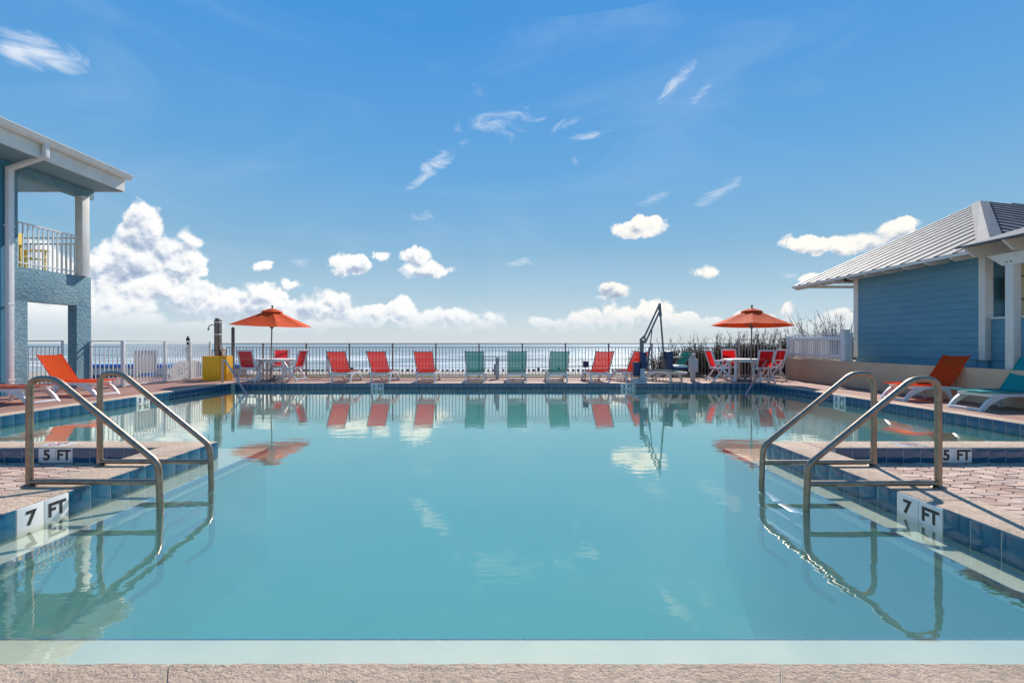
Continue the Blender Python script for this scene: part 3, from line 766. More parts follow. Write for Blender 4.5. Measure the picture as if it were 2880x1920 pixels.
uf.poly([(HX, 13.8, EZ+.10), (17, 13.8, EZ+.10), (17, EY1-.02, EZ+.10), (HX, EY1-.02, EZ+.10)])
uf.box(EX-.015, EX+.02, EY0, EY1, EZ-.075, EZ-.012); uf.box(EX+.02, 16, EY1-.03, EY1, EZ-.075, EZ+.02)
yy = 10.2
while yy < EY1:
    uf.prism([(EX+.03, EZ-.07), (EX+.03, EZ-.11), (EX+.16, EZ-.15), (HX+.3, EZ-.02), (HX+.3, EZ+.08)], 1, yy, yy+.045); yy += .62
H(uf.build('soffit', M['trim'], rh, smooth=0, fix=False))
sh_ = MB()   # dark gable end under the far overhang
sh_.tube([(EX+.35, 13.9, 3.14), (EX+.62, 13.9, 3.14)], .07, 12)
H(sh_.build('floodlight', M['wood_dark'], rh))
gb = MB(); gb.poly([(EX+.3, EY1-.04, EZ+.08), (AX+7, EY1-.04, EZ+.08), (AX, EY1-.04, AZ-.05)])
H(gb.build('gable', M['siding'], rh, smooth=0, fix=False))
# porch lean-to in front
pr = MB(); PX, PZ = 9.3, 3.19
pr.poly([(PX, 4.5, PZ), (PX, 9.46, PZ), (13, 9.46, PZ+.30*3.7), (13, 4.5, PZ+.30*3.7)])
pr.poly([(PX, 4.5, PZ-.025), (PX, 9.46, PZ-.025), (13, 9.46, PZ+.30*3.7-.025), (13, 4.5, PZ+.30*3.7-.025)])
pr.box(PX-.01, PX, 4.5, 9.46, PZ-.035, PZ+.004)
H(pr.build('porch_roof', M['seam_roof'], rh, smooth=0, fix=False))
pc = MB(); pc.poly([(PX+.08, 4.5, PZ-.03), (PX+.08, 9.42, PZ-.03), (12.5, 9.42, PZ+.88), (12.5, 4.5, PZ+.88)])
H(pc.build('porch_ceiling', M['cream'], rh, smooth=0, fix=False))
def joist(y):
    m = MB(); m.prism([(PX+.03, PZ-.035), (PX+.25, PZ-.22), (12, PZ-.22), (12, PZ+.60), (PX+.06, PZ-.005)], 1, y-.045, y); return m
for yj in (9.36, 8.62, 7.9, 7.2, 6.5):
    H(joist(yj).build('porch_joist', M['trim'], rh, smooth=0))
pb = MB(); pb.prism([(9.25, PZ-.225), (8.96, PZ-.46), (4.5, PZ-.46), (4.5, PZ-.225)], 0, 9.72, 9.86)
H(pb.build('porch_beam', M['trim'], rh, smooth=0))
pp = MB(); pp.box(9.72, 9.87, 8.76, 8.91, -.006, PZ-.46, .006)
H(pp.build('porch_post', M['trim'], rh))
for yb in (8.80, 8.88):
    bo = MB(); bo.tube([(9.71, yb, PZ-.40), (9.722, yb, PZ-.40)], .014, 8); H(bo.build('beam_bolt', M['rust'], rh))

# ---- beige retaining wall and raised ground behind it
bw = MB(); bw.box(9.56, 9.80, 4.5, 15.72, -.3, .70, .008)
tag(bw.build('retaining_wall', M['beige']), 'low beige rendered wall beside the right pool deck, under the blue house', 'wall')
te = MB(); te.box(9.80, 20, 4.5, 15.72, -.3, .64)
tag(te.build('terrace_ground', M['sand'], smooth=0), kind='structure')

# ================================================================== FENCES
def fence(name, label, a, b, npost, ztop, zr2, zb, sp=.115, z0=0., mat_='rail_tan', posts=None, pick=.018, post=.05, pmat=None):
    a, b = Vector((a[0], a[1], 0)), Vector((b[0], b[1], 0)); d = b-a; Ln = d.length; d.normalize()
    rz = atan2(d.y, d.x); o = thing(name, label, 'fence', (a.x, a.y, 0), rz)
    m = MB(); m.box(0, Ln, -.022, .022, ztop-.03, ztop, .004); m.build('top_rail', M[mat_], o)
    m = MB(); m.box(0, Ln, -.014, .014, zr2-.025, zr2); m.build('mid_rail', M[mat_], o, 0)
    m = MB(); m.box(0, Ln, -.014, .014, zb, zb+.03); m.build('bottom_rail', M[mat_], o, 0)
    ps = posts if posts is not None else [i*Ln/(npost-1) for i in range(npost)]
    for i, x in enumerate(ps):
        m = MB(); m.box(x-post/2, x+post/2, -post/2-.001, post/2+.001, z0, ztop+.004, .004); m.build('post', M[pmat or mat_], o)
    for i in range(len(ps)-1):
        m = MB(); n = max(2, round((ps[i+1]-ps[i])/sp))
        for k in range(1, n):
            x = ps[i]+(ps[i+1]-ps[i])*k/n; m.box(x-pick/2, x+pick/2, -pick/2, pick/2, zb+.03, zr2-.025)
        m.build('pickets', M[mat_], o, 0)
    return o
FY = 16.2
fence('metal_fence', 'long grey metal picket fence between the far loungers and the sea', (-10.27, FY), (8.18, FY), 13, 1.215, 1.08, .07, mat_='rail_shaded')
fence('metal_fence', 'raised metal picket fence panel beside the right umbrella', (8.2, FY), (9.66, FY), 2, 1.365, 1.20, .07, pmat='rail_tan', post=.07)
fence('white_metal_fence', 'white metal fence along the left deck behind the yellow bin', (-10.66, 12.6), (-10.62, 16.2), 3, 1.285, 1.15, .03, mat_='rail_white', posts=[0, 1.5, 2.6, 3.6], post=.06, pick=.02)
fence('white_metal_fence', 'short white fence section joining the blue column to the left deck fence', (-11.57, 12.62), (-10.72, 12.62), 2, 1.285, 1.13, .03, mat_='rail_white', posts=[.0, .85], post=.04, pick=.02)
fence('white_metal_fence', 'white metal fence seen through the ground-floor opening of the blue building', (-14.3, 12.10), (-11.86, 12.10), 3, 1.285, 1.13, .03, mat_='rail_white', post=.04, pick=.024)
bd = MB(); bd.box(-10.76, -10.72, 13.07, 13.90, .33, 1.0, .006)
tag(bd.build('fence_board', M['white_board']), 'plain pale board fixed behind the pickets of the left white fence', 'board')
# white wooden picket panel on the beige wall
pk = thing('picket_fence', 'white wooden picket fence standing on the beige wall beside the blue house', 'fence', (9.66, 13.1, .7))
def K(o): o.location = (-9.66, -13.1, -.7); return o
m = MB(); yy = 13.2
while yy < 15.55: m.box(9.655, 9.675, yy, yy+.045, .72, 1.46); yy += .098
K(m.build('pickets', M['resin'], pk, 0))
for z0_, z1_ in ((1.30, 1.385), (.80, .88)):
    m = MB(); m.box(9.60, 9.654, 13.12, 15.6, z0_, z1_, .004); K(m.build('rail', M['resin'], pk))
m = MB(); m.box(9.58, 9.74, 12.97, 13.12, .70, 1.56, .006); m.box(9.56, 9.76, 12.95, 13.14, 1.56, 1.60, .006); K(m.build('post', M['resin'], pk))
m = MB(); m.box(9.58, 9.72, 15.55, 15.69, .70, 1.46, .006); K(m.build('post', M['resin'], pk))
fence('metal_fence', 'thin white metal fence running behind the wooden picket panel on the beige wall', (9.98, 15.85), (9.98, 13.25), 3, 1.52, 1.42, .72, mat_='rail_white', z0=.64)

# ---- bulkhead and blue barrier beyond
bh = thing('timber_bulkhead', 'row of short black timber piles on the beach edge beyond the fence', 'bulkhead', (0, 30, -.6))
x = -18.5
while x < 13:
    h = random.uniform(-.02, .02); wv = random.uniform(.12, .17)
    if random.random() < .06: h += .12
    m = MB(); m.box(x, x+wv, -.1, .1, -1.6, .10+h, .012); m.build('pile', M['piling'], bh)
    x += random.uniform(.30, .36)
m = MB(); m.box(-24, 14, .11, .2, -.25, -.12); m.build('wale', M['piling'], bh, 0)
def barrier(label, x0, x1, y):
    o = thing('beach_stand', label, 'beach stand', ((x0+x1)/2, y, -.2)); hw = (x1-x0)/2
    m = MB(); m.box(-hw, hw, -.3, .3, -.1, .14, .02); m.build('base', M['navy_paint'], o)
    m = MB(); m.box(-hw, hw, -.28, .28, .141, .42, .02); m.build('side_panel', M['white_board'], o)
    m = MB(); m.box(-hw-.04, hw+.04, -.34, .34, .421, .56, .03); m.build('cover', M['blue_tarp'], o)
barrier('blue covered white beach stand behind the blue building column', -17.6, -13.9, 18.6)
barrier('blue covered white beach stand behind the pale fence board', -12.2, -10.4, 18.3)
fd = thing('folded_awning', 'folded blue and white beach awning leaning beside the left fence post', 'awning', (-13.7, 17.2, -.2))
m = MB(); m.prism([(-.45, 0), (.25, 0), (.3, .62), (.1, .66)], 1, -.12, .12); m.build('cloth', M['blue_tarp'], fd)
m = MB(); m.prism([(-.40, .12), (-.28, .1), (.06, .48), (-.02, .5)], 1, -.135, -.121); m.build('white_stripe', M['resin'], fd)

# ---- grass behind the far fence and twiggy shrubs
gm = MB(); random.seed(3)
for i in range(9000):
    x = random.uniform(-14, 9.6); y = random.uniform(16.34, 18.2)
    dens_ = .9 if -9.5 < x < -3 else (.45 if x < 2 else .3)
    if random.random() > dens_: continue
    if x < -11.5 and y < 17: continue
    h = random.uniform(.05, .13)*(1.5 if x < -3 else 1) ; a = random.uniform(0, pi); dx, dy = cos(a)*.012, sin(a)*.012; lx, ly = random.uniform(-.05, .05), random.uniform(-.05, .05)
    gm.poly([(x-dx, y-dy, -.17), (x+dx, y+dy, -.17), (x+lx, y+ly, -.14+h)])
tag(gm.build('grass', M['grass_m'], smooth=0, fix=False), kind='stuff')
cb_ = MB(); cb_.box(-14, 9.9, 16.3, 16.42, -.3, .03, .02)
tag(cb_.build('deck_kerb', mat('mossy_kerb', (.20, .19, .09), .9, bump=(12, .6, .02), var=(2, .7, (.30, .25, .20)))), kind='structure')
def shrub(x, y, h, ns, spread, seed, label, dense=.5):
    rnd = random.Random(seed); o = thing('bare_shrub', label, 'shrub', (x, y, -.2), 0, 'bare twiggy shrubs behind the fence')
    tw = MB(); lf = MB()
    def leaf(p, s):
        n = Vector((rnd.uniform(-1, 1), rnd.uniform(-1, 1), rnd.uniform(-1, 1))).normalized(); u = n.orthogonal().normalized()*s; v = n.cross(u)*.7
        lf.poly([p-u, p+v, p+u, p-v])
    for i in range(ns):
        a = rnd.uniform(0, 2*pi); r = rnd.random()**.5*spread; p = Vector((cos(a)*r, sin(a)*r*.5, 0)); H_ = h*rnd.uniform(.45, 1.0)
        lean = Vector((rnd.gauss(0, .12), rnd.gauss(0, .1), 1)); pts = [p.copy()]; k = 9
        for j in range(k):
            lean += Vector((rnd.gauss(0, .10), rnd.gauss(0, .08), 0)); p = p+lean.normalized()*H_/k; pts.append(p.copy())
        r0 = rnd.uniform(.010, .020); tw.tube(pts, [r0*(1-.82*q/k) for q in range(k+1)], 4, False)
        for j in range(1, k):
            for _ in range(2):
                if rnd.random() < .8:
                    q = pts[j].copy(); dd = Vector((rnd.gauss(0, .8), rnd.gauss(0, .6), rnd.uniform(.1, .9))).normalized(); ln = rnd.uniform(.08, .26); sp_ = [q]
                    for _2 in range(3):
                        dd = (dd+Vector((rnd.gauss(0, .35), rnd.gauss(0, .35), .25))).normalized(); q = q+dd*ln/3; sp_.append(q.copy())
                    tw.tube(sp_, [.008, .0065, .005, .003], 3, False)
                    if pts[j].z < h*.52:
                        for _3 in range(int(15*dense)): leaf(q+Vector((rnd.gauss(0, .07), rnd.gauss(0, .07), rnd.gauss(0, .07))), rnd.uniform(.018, .038))
    tw.build('twigs', M['twig'], o, smooth=0, fix=False); lf.build('leaves', M['leaf'], o, smooth=0, fix=False)
for i, (x, y, h, ns, sp_, dn, lb_) in enumerate((
    (5.4, 17.3, 1.30, 30, .8, .5, 'low bare shrub behind the fence, just right of the pool lift chair'),
    (6.5, 17.4, 1.75, 46, .8, .9, 'bare shrub behind the fence, left of the right umbrella pole'),
    (7.6, 17.3, 1.95, 50, .8, 1.2, 'bare shrub behind the right umbrella pole'),
    (8.7, 17.4, 2.15, 60, .8, 1.6, 'thick dark shrub behind the raised metal fence panel'),
    (9.9, 17.2, 2.25, 60, .8, 1.2, 'bare shrub behind the left end of the white picket fence'),
    (11.1, 17.0, 2.55, 64, .9, 1.0, 'tall bare shrub behind the middle of the white picket fence'),
    (12.3, 17.0, 2.95, 64, .9, 1.0, 'tallest bare shrub, behind the picket fence beside the blue house'))):
    shrub(x, y, h, ns, sp_, 11+i, lb_, dn)

# ================================================================== POOL FURNITURE
random.seed(21)
def bez(p0, p1, p2, n=5): return [((1-t)**2*p0[0]+2*t*(1-t)*p1[0]+t*t*p2[0], (1-t)**2*p0[1]+2*t*(1-t)*p1[1]+t*t*p2[1]) for t in [i/n for i in range(n+1)]]
def make_lounger(sling, frame='slingframe', back=.42, bh=.63):
    o = thing('sun_lounger', 'x', 'sun lounger')
    W = .31
    fr = MB()
    for s_ in (-1, 1):
        a, b = (W-.045, W) if s_ > 0 else (-W, -W+.045)
        fr.box(a, b, -.22, .80, .255, .305, .012)
    fr.box(-W+.045, W-.045, -.22, -.17, .24, .29, .012); fr.box(-W+.045, W-.045, .30, .35, .26, .30, .01); fr.box(-W+.045, W-.045, .75, .80, .255, .30, .012)
    fr.build('frame', M['resin'], o)
    for s_ in (-1, 1):
        a, b = (W-.042, W-.001) if s_ > 0 else (-W+.001, -W+.042)
        lg = MB(); P = [(.03, .26)] + bez((.03, .26), (-.02, .10), (-.07, 0))[1:] + [(-.005, 0)] + bez((-.005, 0), (.05, .16), (.22, .262))[1:]
        lg.prism(P, 0, a, b); lg.build('leg', M['resin'], o, 60)
        lg = MB(); P = [(.74, .26)] + bez((.74, .26), (.88, .20), (1.0, 0), 6)[1:] + [(.915, 0)] + bez((.915, 0), (.80, .17), (.48, .262), 6)[1:]
        lg.prism(P[::-1], 0, a, b); lg.build('leg', M['resin'], o, 60)
    gb_ = MB(); gb_.box(-W+.042, W-.042, .925, .985, 0, .045, .01); gb_.build('foot_bar', M['resin'], o)
    # sling: seat, then back leaning towards -y
    ss = MB(); z0 = .335
    def seat(u, v): 
        x = -.27+.54*u; y = -.0+.93*v; return (x, y, z0-.012*(1-abs(2*u-1)**2)+.012*v*v)
    ss.grid(seat, 6, 8); ss.build('seat_sling', sling, o, 180)
    bs = MB()
    def bk(u, v):
        t = v; x = (-.27+.54*u); y = -.0-back*t; z = z0+bh*t+.01; c = .022*(1-abs(2*u-1)**2)
        return (x, y-c*.8, z-c*.5-(.015*(1-abs(2*u-1)**2) if v == 1 else 0))
    bs.grid(bk, 8, 10); bs.build('back_sling', sling, o, 180)
    bf = MB()
    for s_ in (-1, 1):
        x = s_*.285
        bf.tube(fillet([(x, .93, z0+.01), (x, 0, z0), (x, -back*1.02, z0+bh*1.03)], .06, 5), .0125, 6)
    bf.tube(fillet([(-.285, -back*1.0, z0+bh*1.01), (-.14, -back-.02, z0+bh*.985), (.14, -back-.02, z0+bh*.985), (.285, -back*1.0, z0+bh*1.01)], .2, 4), .010, 6)
    bf.tube([(-.285, 0, z0), (.285, 0, z0)], .011, 6); bf.tube([(-.285, .93, z0+.01), (.285, .93, z0+.01)], .011, 6)
    bf.build('sling_frame', M[frame], o)
    st = MB()
    st.tube(fillet([(-.24, -.16, .29), (-.2, -back*.46, z0+bh*.32), (-.26, -back*.46, z0+bh*.44)], .05, 4), .007, 6)
    st.tube(fillet([(.24, -.16, .29), (.2, -back*.46, z0+bh*.32), (.26, -back*.46, z0+bh*.44)], .05, 4), .007, 6)
    st.tube([(-.22, -back*.30, z0+bh*.12), (.22, -back*.30, z0+bh*.12)], .007, 6)
    st.build('back_strut', M['slingframe'], o)
    return o
GL = 'sun loungers in a row facing the sea'
protos = {k: make_lounger(M[k]) for k in ('red', 'green')}
used = set()
for kind, x, y, rz, lb_ in (
    ('red', -5.20, 14.16, -3, 'red sling lounger facing the sea, leftmost of the far row'),
    ('red', -3.98, 14.16, -4, 'red sling lounger facing the sea, above the left 3 FT marker on the far wall'),
    ('red', -2.57, 14.16, -1, 'red sling lounger beside the first green lounger of the far row'),
    ('green', -1.03, 14.16, 0, 'green sling lounger just left of the grey post, between it and a red lounger'),
    ('green', .26, 14.16, 0, 'green sling lounger just right of the grey post by the fence'),
    ('green', 1.54, 14.16, 2, 'green sling lounger between a green and a red lounger in the far row'),
    ('red', 2.86, 14.18, 9, 'red sling lounger right of the three green ones, with the sea showing through it'),
    ('red', 4.0, 14.5, 20, 'red sling lounger partly hidden behind the pool lift mast'),
    ('green', 5.3, 14.40, 38, 'green sling lounger turned sideways behind the pool lift chair')):
    place(protos[kind], kind in used, (x, y, -.004), R(rz), lb_, GL); used.add(kind)
GS = 'sun loungers beside the pool'
orange = make_lounger(M['orange'], 'orange', .40, .60)
place(orange, False, (-10.38, 10.69, -.004), R(-90), 'orange sling lounger with raised back beside the blue building column', GS)
place(orange, True, (9.27, 9.83, -.004), R(90), 'orange sling lounger with raised back in front of the beige wall', GS)
tl_ = make_lounger(M['teal'], 'teal', .40, .60); place(tl_, False, (9.36, 8.38, -.004), R(90), 'teal sling lounger at the right edge beside the white porch post', GS)
tr_ = make_lounger(M['terra'], 'terra', .72, .02); place(tr_, False, (-10.45, 9.29, -.004), R(-90), 'terracotta sling lounger at the left edge, only its foot end in view', GS)

# ---- high-back resin chairs (seat faces +y)
def make_chair():
    o = thing('patio_chair', 'x', 'chair')
    m = MB(); m.grid(lambda u, v: (-.2+.4*u, -.2+.42*v, .43-.015*(1-(2*u-1)**2)), 5, 5); m.build('seat', M['redchair'], o, 180)
    m = MB(); m.grid(lambda u, v: (-.195+.39*u, -.20-.17*v-.015*(1-(2*u-1)**2), .47+.50*v), 5, 8); m.build('backrest', M['redchair'], o, 180)
    m = MB()
    for s_ in (-1, 1): m.bar((s_*.22, -.17, .38), (s_*.22, -.385, 1.01), .04, .05, (0, 1, 0), .008)
    m.bar((-.22, -.375, .99), (.22, -.375, .99), .03, .05, (0, 0, 1), .008); m.bar((-.22, -.20, .44), (.22, -.20, .44), .03, .04, bev=.006)
    m.build('back_frame', M['resin'], o)
    m = MB(); m.box(-.235, -.2, -.22, .24, .40, .44, .008); m.box(.2, .235, -.22, .24, .40, .44, .008); m.box(-.2, .2, .21, .24, .39, .44, .008); m.build('seat_frame', M['resin'], o)
    for s_ in (-1, 1):
        m = MB(); m.bar((s_*.265, -.27, .655), (s_*.265, .24, .66), .05, .025, bev=.008); m.build('armrest', M['resin'], o)
        m = MB(); m.bar((s_*.265, -.33, .0), (s_*.265, .16, .65), .025, .055, (0, -1, .7), .006); m.build('leg', M['resin'], o)
        m = MB(); m.bar((s_*.238, .34, .0), (s_*.238, -.20, .65), .025, .055, (0, 1, .7), .006); m.build('leg', M['resin'], o)
    m = MB(); m.bar((-.25, -.27, .09), (.25, -.27, .09), .035, .05, bev=.01); m.build('stretcher', M['resin'], o); m = MB(); m.bar((-.23, .30, .06), (.23, .30, .06), .035, .05, bev=.01); m.build('stretcher', M['resin'], o)
    return o
ch = make_chair()
GC = 'red patio chairs round the umbrella tables'
for i, (x, y, rz, lb_) in enumerate((
    (-8.08, 14.30, 2, 'red patio chair with its back to the pool, left of the left umbrella table'),
    (-7.75, 15.45, 200, 'red patio chair on the sea side of the left umbrella table'),
    (-6.92, 14.62, 80, 'red patio chair seen from the side, right of the left umbrella table'),
    (6.78, 14.62, -88, 'red patio chair seen from the side, left of the right umbrella table'),
    (7.5, 15.35, 165, 'red patio chair on the sea side of the right umbrella table, left of the pole'),
    (7.95, 14.32, -4, 'red patio chair with its back to the pool, behind the right grab rail'),
    (8.75, 15.1, 100, 'red patio chair by the corner of the beige wall, right of the right umbrella table'))):
    place(ch, i > 0, (x, y, -.004), R(rz), lb_, GC)
# ---- tables
def make_table():
    o = thing('patio_table', 'x', 'table')
    m = MB(); m.lathe([(.60, .675), (.63, .685), (.63, .70), (.61, .71)], 32); m.build('tabletop', M['resin'], o, 30)
    m = MB(); m.lathe([(.50, .62), (.52, .62), (.52, .674), (.50, .674)], 24); m.build('apron', M['resin'], o, 30)
    for sx in (-1, 1):
        for sy in (-1, 1):
            m = MB(); m.tube([(sx*.36, sy*.36, 0), (sx*.36, sy*.36, .15), (sx*.34, sy*.34, .62)], [.036, .042, .05], 10); m.build('leg', M['resin'], o)
    m = MB(); m.lathe([(.22, 0), (.22, .05), (.06, .09), (.05, .16)], 20); m.build('umbrella_base', M['liftgrey'], o)
    return o
tb = make_table(); GT = 'white round patio tables'
place(tb, False, (-7.62, 14.85, -.004), R(10), 'round white table under the left orange umbrella', GT)
place(tb, True, (7.62, 14.70, -.004), R(-12), 'round white table under the right orange umbrella', GT)
# ---- umbrellas
def make_umbrella():
    o = thing('patio_umbrella', 'x', 'umbrella')
    m = MB(); m.tube([(0, 0, .0), (0, 0, 2.40)], .019, 10); m.build('pole', M['wood_pole'], o)
    Rr = 1.20; zt, ze = 2.33, 1.78; N = 8
    cn = MB()
    def pt(k, t):   # t 0 top ring .. 1 edge, k angle (float)
        a = (k+.5)*2*pi/N; fk = k-math.floor(k); rr = cos(pi/N)/cos((fk-.5)*2*pi/N) if True else 1
        r = (.16+(Rr-.16)*t); sag = .035*sin(pi*fk)*sin(pi*min(t, .98)*.9)
        a = 2*pi*k/N+pi/8
        return (r*rr_(fk)*cos(a), r*rr_(fk)*sin(a), zt-.07-(zt-.07-ze)*(t**.93)-sag*.8)
    def rr_(fk): return cos(pi/N)/cos((fk-.5)*2*pi/N)
    S_ = 6; T_ = 8
    for k in range(N):
        g_ = [[cn.bm.verts.new(pt(k+i/S_ if i < S_ else k+.9999, j/T_)) for j in range(T_+1)] for i in range(S_+1)]
        for i in range(S_):
            for j in range(T_): cn.bm.faces.new([g_[i][j], g_[i+1][j], g_[i+1][j+1], g_[i][j+1]])
    bmesh.ops.remove_doubles(cn.bm, verts=cn.bm.verts[:], dist=.004)
    cn.build('canopy', M['canopy'], o, 22)
    v = MB(); N2 = 8
    rings = []
    for r, z in ((.015, zt+.005), (.15, zt-.03), (.31, zt-.10), (.305, zt-.145)):
        rings.append([v.bm.verts.new((r*cos(2*pi*k/N2+pi/8), r*sin(2*pi*k/N2+pi/8), z)) for k in range(N2)])
    for a_, b_ in zip(rings, rings[1:]):
        for k in range(N2): v.bm.faces.new([a_[k], a_[(k+1)%N2], b_[(k+1)%N2], b_[k]])
    v.build('vent', M['canopy'], o, 15)
    for k in range(N):
        a = 2*pi*k/N+pi/8; m = MB()
        m.tube([(.02*cos(a), .02*sin(a), zt-.06), (Rr*.985*cos(a), Rr*.985*sin(a), ze-.005)], .008, 5)
        m.tube([(.03*cos(a), .03*sin(a), 1.72), (Rr*.46*cos(a), Rr*.46*sin(a), zt-.07-(zt-.07-ze)*.40-.02)], .008, 5); m.build('rib', M['wood_pole'], o)
    m = MB(); m.lathe([(.035, 1.68), (.045, 1.70), (.045, 1.76), (.035, 1.78)], 12); m.build('hub', M['wood_pole'], o)
    m = MB(); m.lathe([(.012, 2.34), (.028, 2.37), (.032, 2.40), (.02, 2.43), (.005, 2.44)], 12); m.build('finial', M['wood_dark'], o)
    return o
um = make_umbrella(); GU = 'orange umbrellas over the tables'
u1 = place(um, False, (-7.68, 14.70, .0), R(8), 'orange umbrella over the left table, next to the yellow bin', GU); u1.rotation_euler = (R(3), R(2.0), R(12))
u2 = place(um, True, (7.69, 14.45, .0), R(22), 'orange umbrella over the right table, in front of the bare shrubs', GU); u2.rotation_euler = (R(-1.5), R(1.6), R(-4))

# ---- stainless pool ladders
def ladder(label, x_post, side, y0, y1):
    """side = +1: pool lies towards +x"""
    o = thing('pool_ladder', label, 'pool ladder', (x_post, (y0+y1)/2, 0), 0, 'stainless pool ladders'); hy = (y1-y0)/2
    for sy in (-1, 1):
        q = lambda u, z: (side*u, sy*hy, z)
        m = MB(); path = fillet([q(0, -.17 if True else 0), q(0, .905), q(.215, .905), q(1.085, .195), q(1.105, -.30), q(1.105, -.78), q(.86, -.95)], [.20, .20, .16, .2, .15], 8)
        m.tube(path, .0255, 16); r_ = m.build('handrail', M['steel'], o, 60)
        m = MB(); m.tube([q(.0, .040), q(1.10, .036)], .0235, 14); m.build('crossbar', M['steel'], o, 60)
        m = MB(); m.lathe([(.055, -.0), (.055, .008), (.03, .022)], 18, q(0, .0 if False else .0)); m.build('escutcheon', M['steel'], o)
    for z in (-.26, -.38, -.52):
        m = MB(); m.box(side*1.105-.045, side*1.105+.045, -hy+.02, hy-.02, z, z+.018, .005); m.build('tread', M['steel_blue'], o)
    return o
ladder('stainless ladder with arched handrails on the left side of the near arm', -4.03, 1, 3.83, 4.49)
ladder('stainless ladder with arched handrails on the right side of the near arm', 3.58, -1, 3.79, 4.46)
# ---- grab rails at the far corners
def grab(label, base, end, top=.69):
    o = thing('grab_rail', label, 'grab rail', (base[0], base[1], 0)); d = Vector((end[0]-base[0], end[1]-base[1], 0)); n = d.normalized()
    m = MB(); m.tube(fillet([(0, 0, 0), (0, 0, top), tuple(n*.30+Vector((0, 0, top-.005))), tuple(d*1.02+Vector((0, 0, ZW-.02))), tuple(d*1.25+Vector((0, 0, -.9)))], [.07, .10, .05], 6), .024, 12)
    m.build('rail', M['steel_blue'], o, 60)
    m = MB(); m.lathe([(.05, 0), (.05, .008), (.026, .02)], 16); m.build('escutcheon', M['steel'], o)
grab('slanting steel grab rail at the far left pool corner, before the yellow bin', (-8.86, 14.1), (-7.2, 12.5))
grab('slanting steel grab rail at the far right pool corner, before the umbrella table', (8.06, 14.1), (6.42, 12.3))

# ---- pool lift (modelled in the X-Z plane; metres from its mast)
SC = 551.0
def lx(zx): return (zx-388)/SC
def lz(zy): return 1.2-(840+zy/6.03-966)*14.0/1280
pl = thing('pool_lift', 'grey and navy pool lift with raised arm and hanging chair at the pool edge', 'pool lift', (4.10, 14.0, 0))
m = MB(); m.prism([(lx(225), 0), (lx(440), 0), (lx(425), .12), (lx(240), .12)], 1, -.25, .25); m.build('base', M['liftbase'], pl)
m = MB(); m.prism([(lx(345), .12), (lx(440), .12), (lx(410), lz(1180)), (lx(350), lz(1180))], 1, -.1, .1); m.build('pedestal', M['liftbase'], pl)
m = MB(); m.tube([(0, 0, lz(1190)), (0, 0, lz(700))], .062, 14); m.build('mast', M['liftgrey'], pl)
m = MB(); m.box(lx(358), lx(462), -.10, .10, lz(1178), lz(900), .03); m.build('mast_cover', M['navy'], pl)
m = MB(); m.box(lx(245), lx(348), -.12, .12, lz(1310), lz(1065), .06); m.box(lx(262), lx(330), -.14, -.10, lz(1290), lz(1120), .03); m.build('battery_bag', M['navy'], pl)
m = MB(); m.box(lx(285), lx(395), -.262, -.25, .05, .085, .01); m.build('base_emblem', M['liftgrey'], pl)
m = MB()
m.bar((lx(358), 0, lz(705)), (lx(440), 0, lz(625)), .06, .05, (0, 1, 0)); m.bar((lx(432), 0, lz(645)), (lx(690), 0, lz(95)), .05, .045, (0, 1, 0), .01)
m.bar((lx(398), 0, lz(725)), (lx(462), 0, lz(735)), .06, .05, (0, 1, 0)); m.bar((lx(448), 0, lz(745)), (lx(700), 0, lz(195)), .05, .045, (0, 1, 0), .01)
m.bar((lx(432), 0, lz(640)), (lx(455), 0, lz(735)), .05, .04, (0, 1, 0)); m.build('boom', M['liftgrey'], pl)
m = MB(); m.prism([(lx(675), lz(80)), (lx(705), lz(75)), (lx(724), lz(290)), (lx(700), lz(320)), (lx(680), lz(270))], 1, -.04, .04); m.build('boom_head', M['liftgrey'], pl)
m = MB(); m.tube([(lx(562), 0, lz(520)), (lx(528), 0, lz(840))], .016, 8); m.tube([(lx(530), 0, lz(820)), (lx(470), 0, lz(1200))], .03, 8); m.build('actuator', M['liftgrey'], pl)
m = MB(); m.tube([(lx(708), 0, lz(300)), (lx(745), 0, lz(780)), (lx(785), 0, lz(1190))], .027, 10); m.build('hanger', M['liftgrey'], pl)
m = MB(); m.box(lx(775), lx(885), -.22, .22, lz(1195), lz(880), .06); m.build('seat_back', M['navy'], pl)
m = MB(); m.box(lx(700), lx(760), -.12, .12, lz(1020), lz(965), .03); m.build('headrest', M['wood_dark'], pl)
m = MB(); m.box(lx(890), lx(1125), -.22, .22, lz(1160), lz(1120), .03); m.build('seat_cushion', M['cushion'], pl)
m = MB(); m.box(lx(880), lx(1125), -.20, .20, lz(1200), lz(1165), .02); m.build('seat_pan', M['navy'], pl)
for s_ in (-.24, .24):
    m = MB(); m.tube([(lx(850), s_, lz(995)), (lx(1110), s_, lz(992))], .016, 8); m.build('armrest', M['black'], pl)

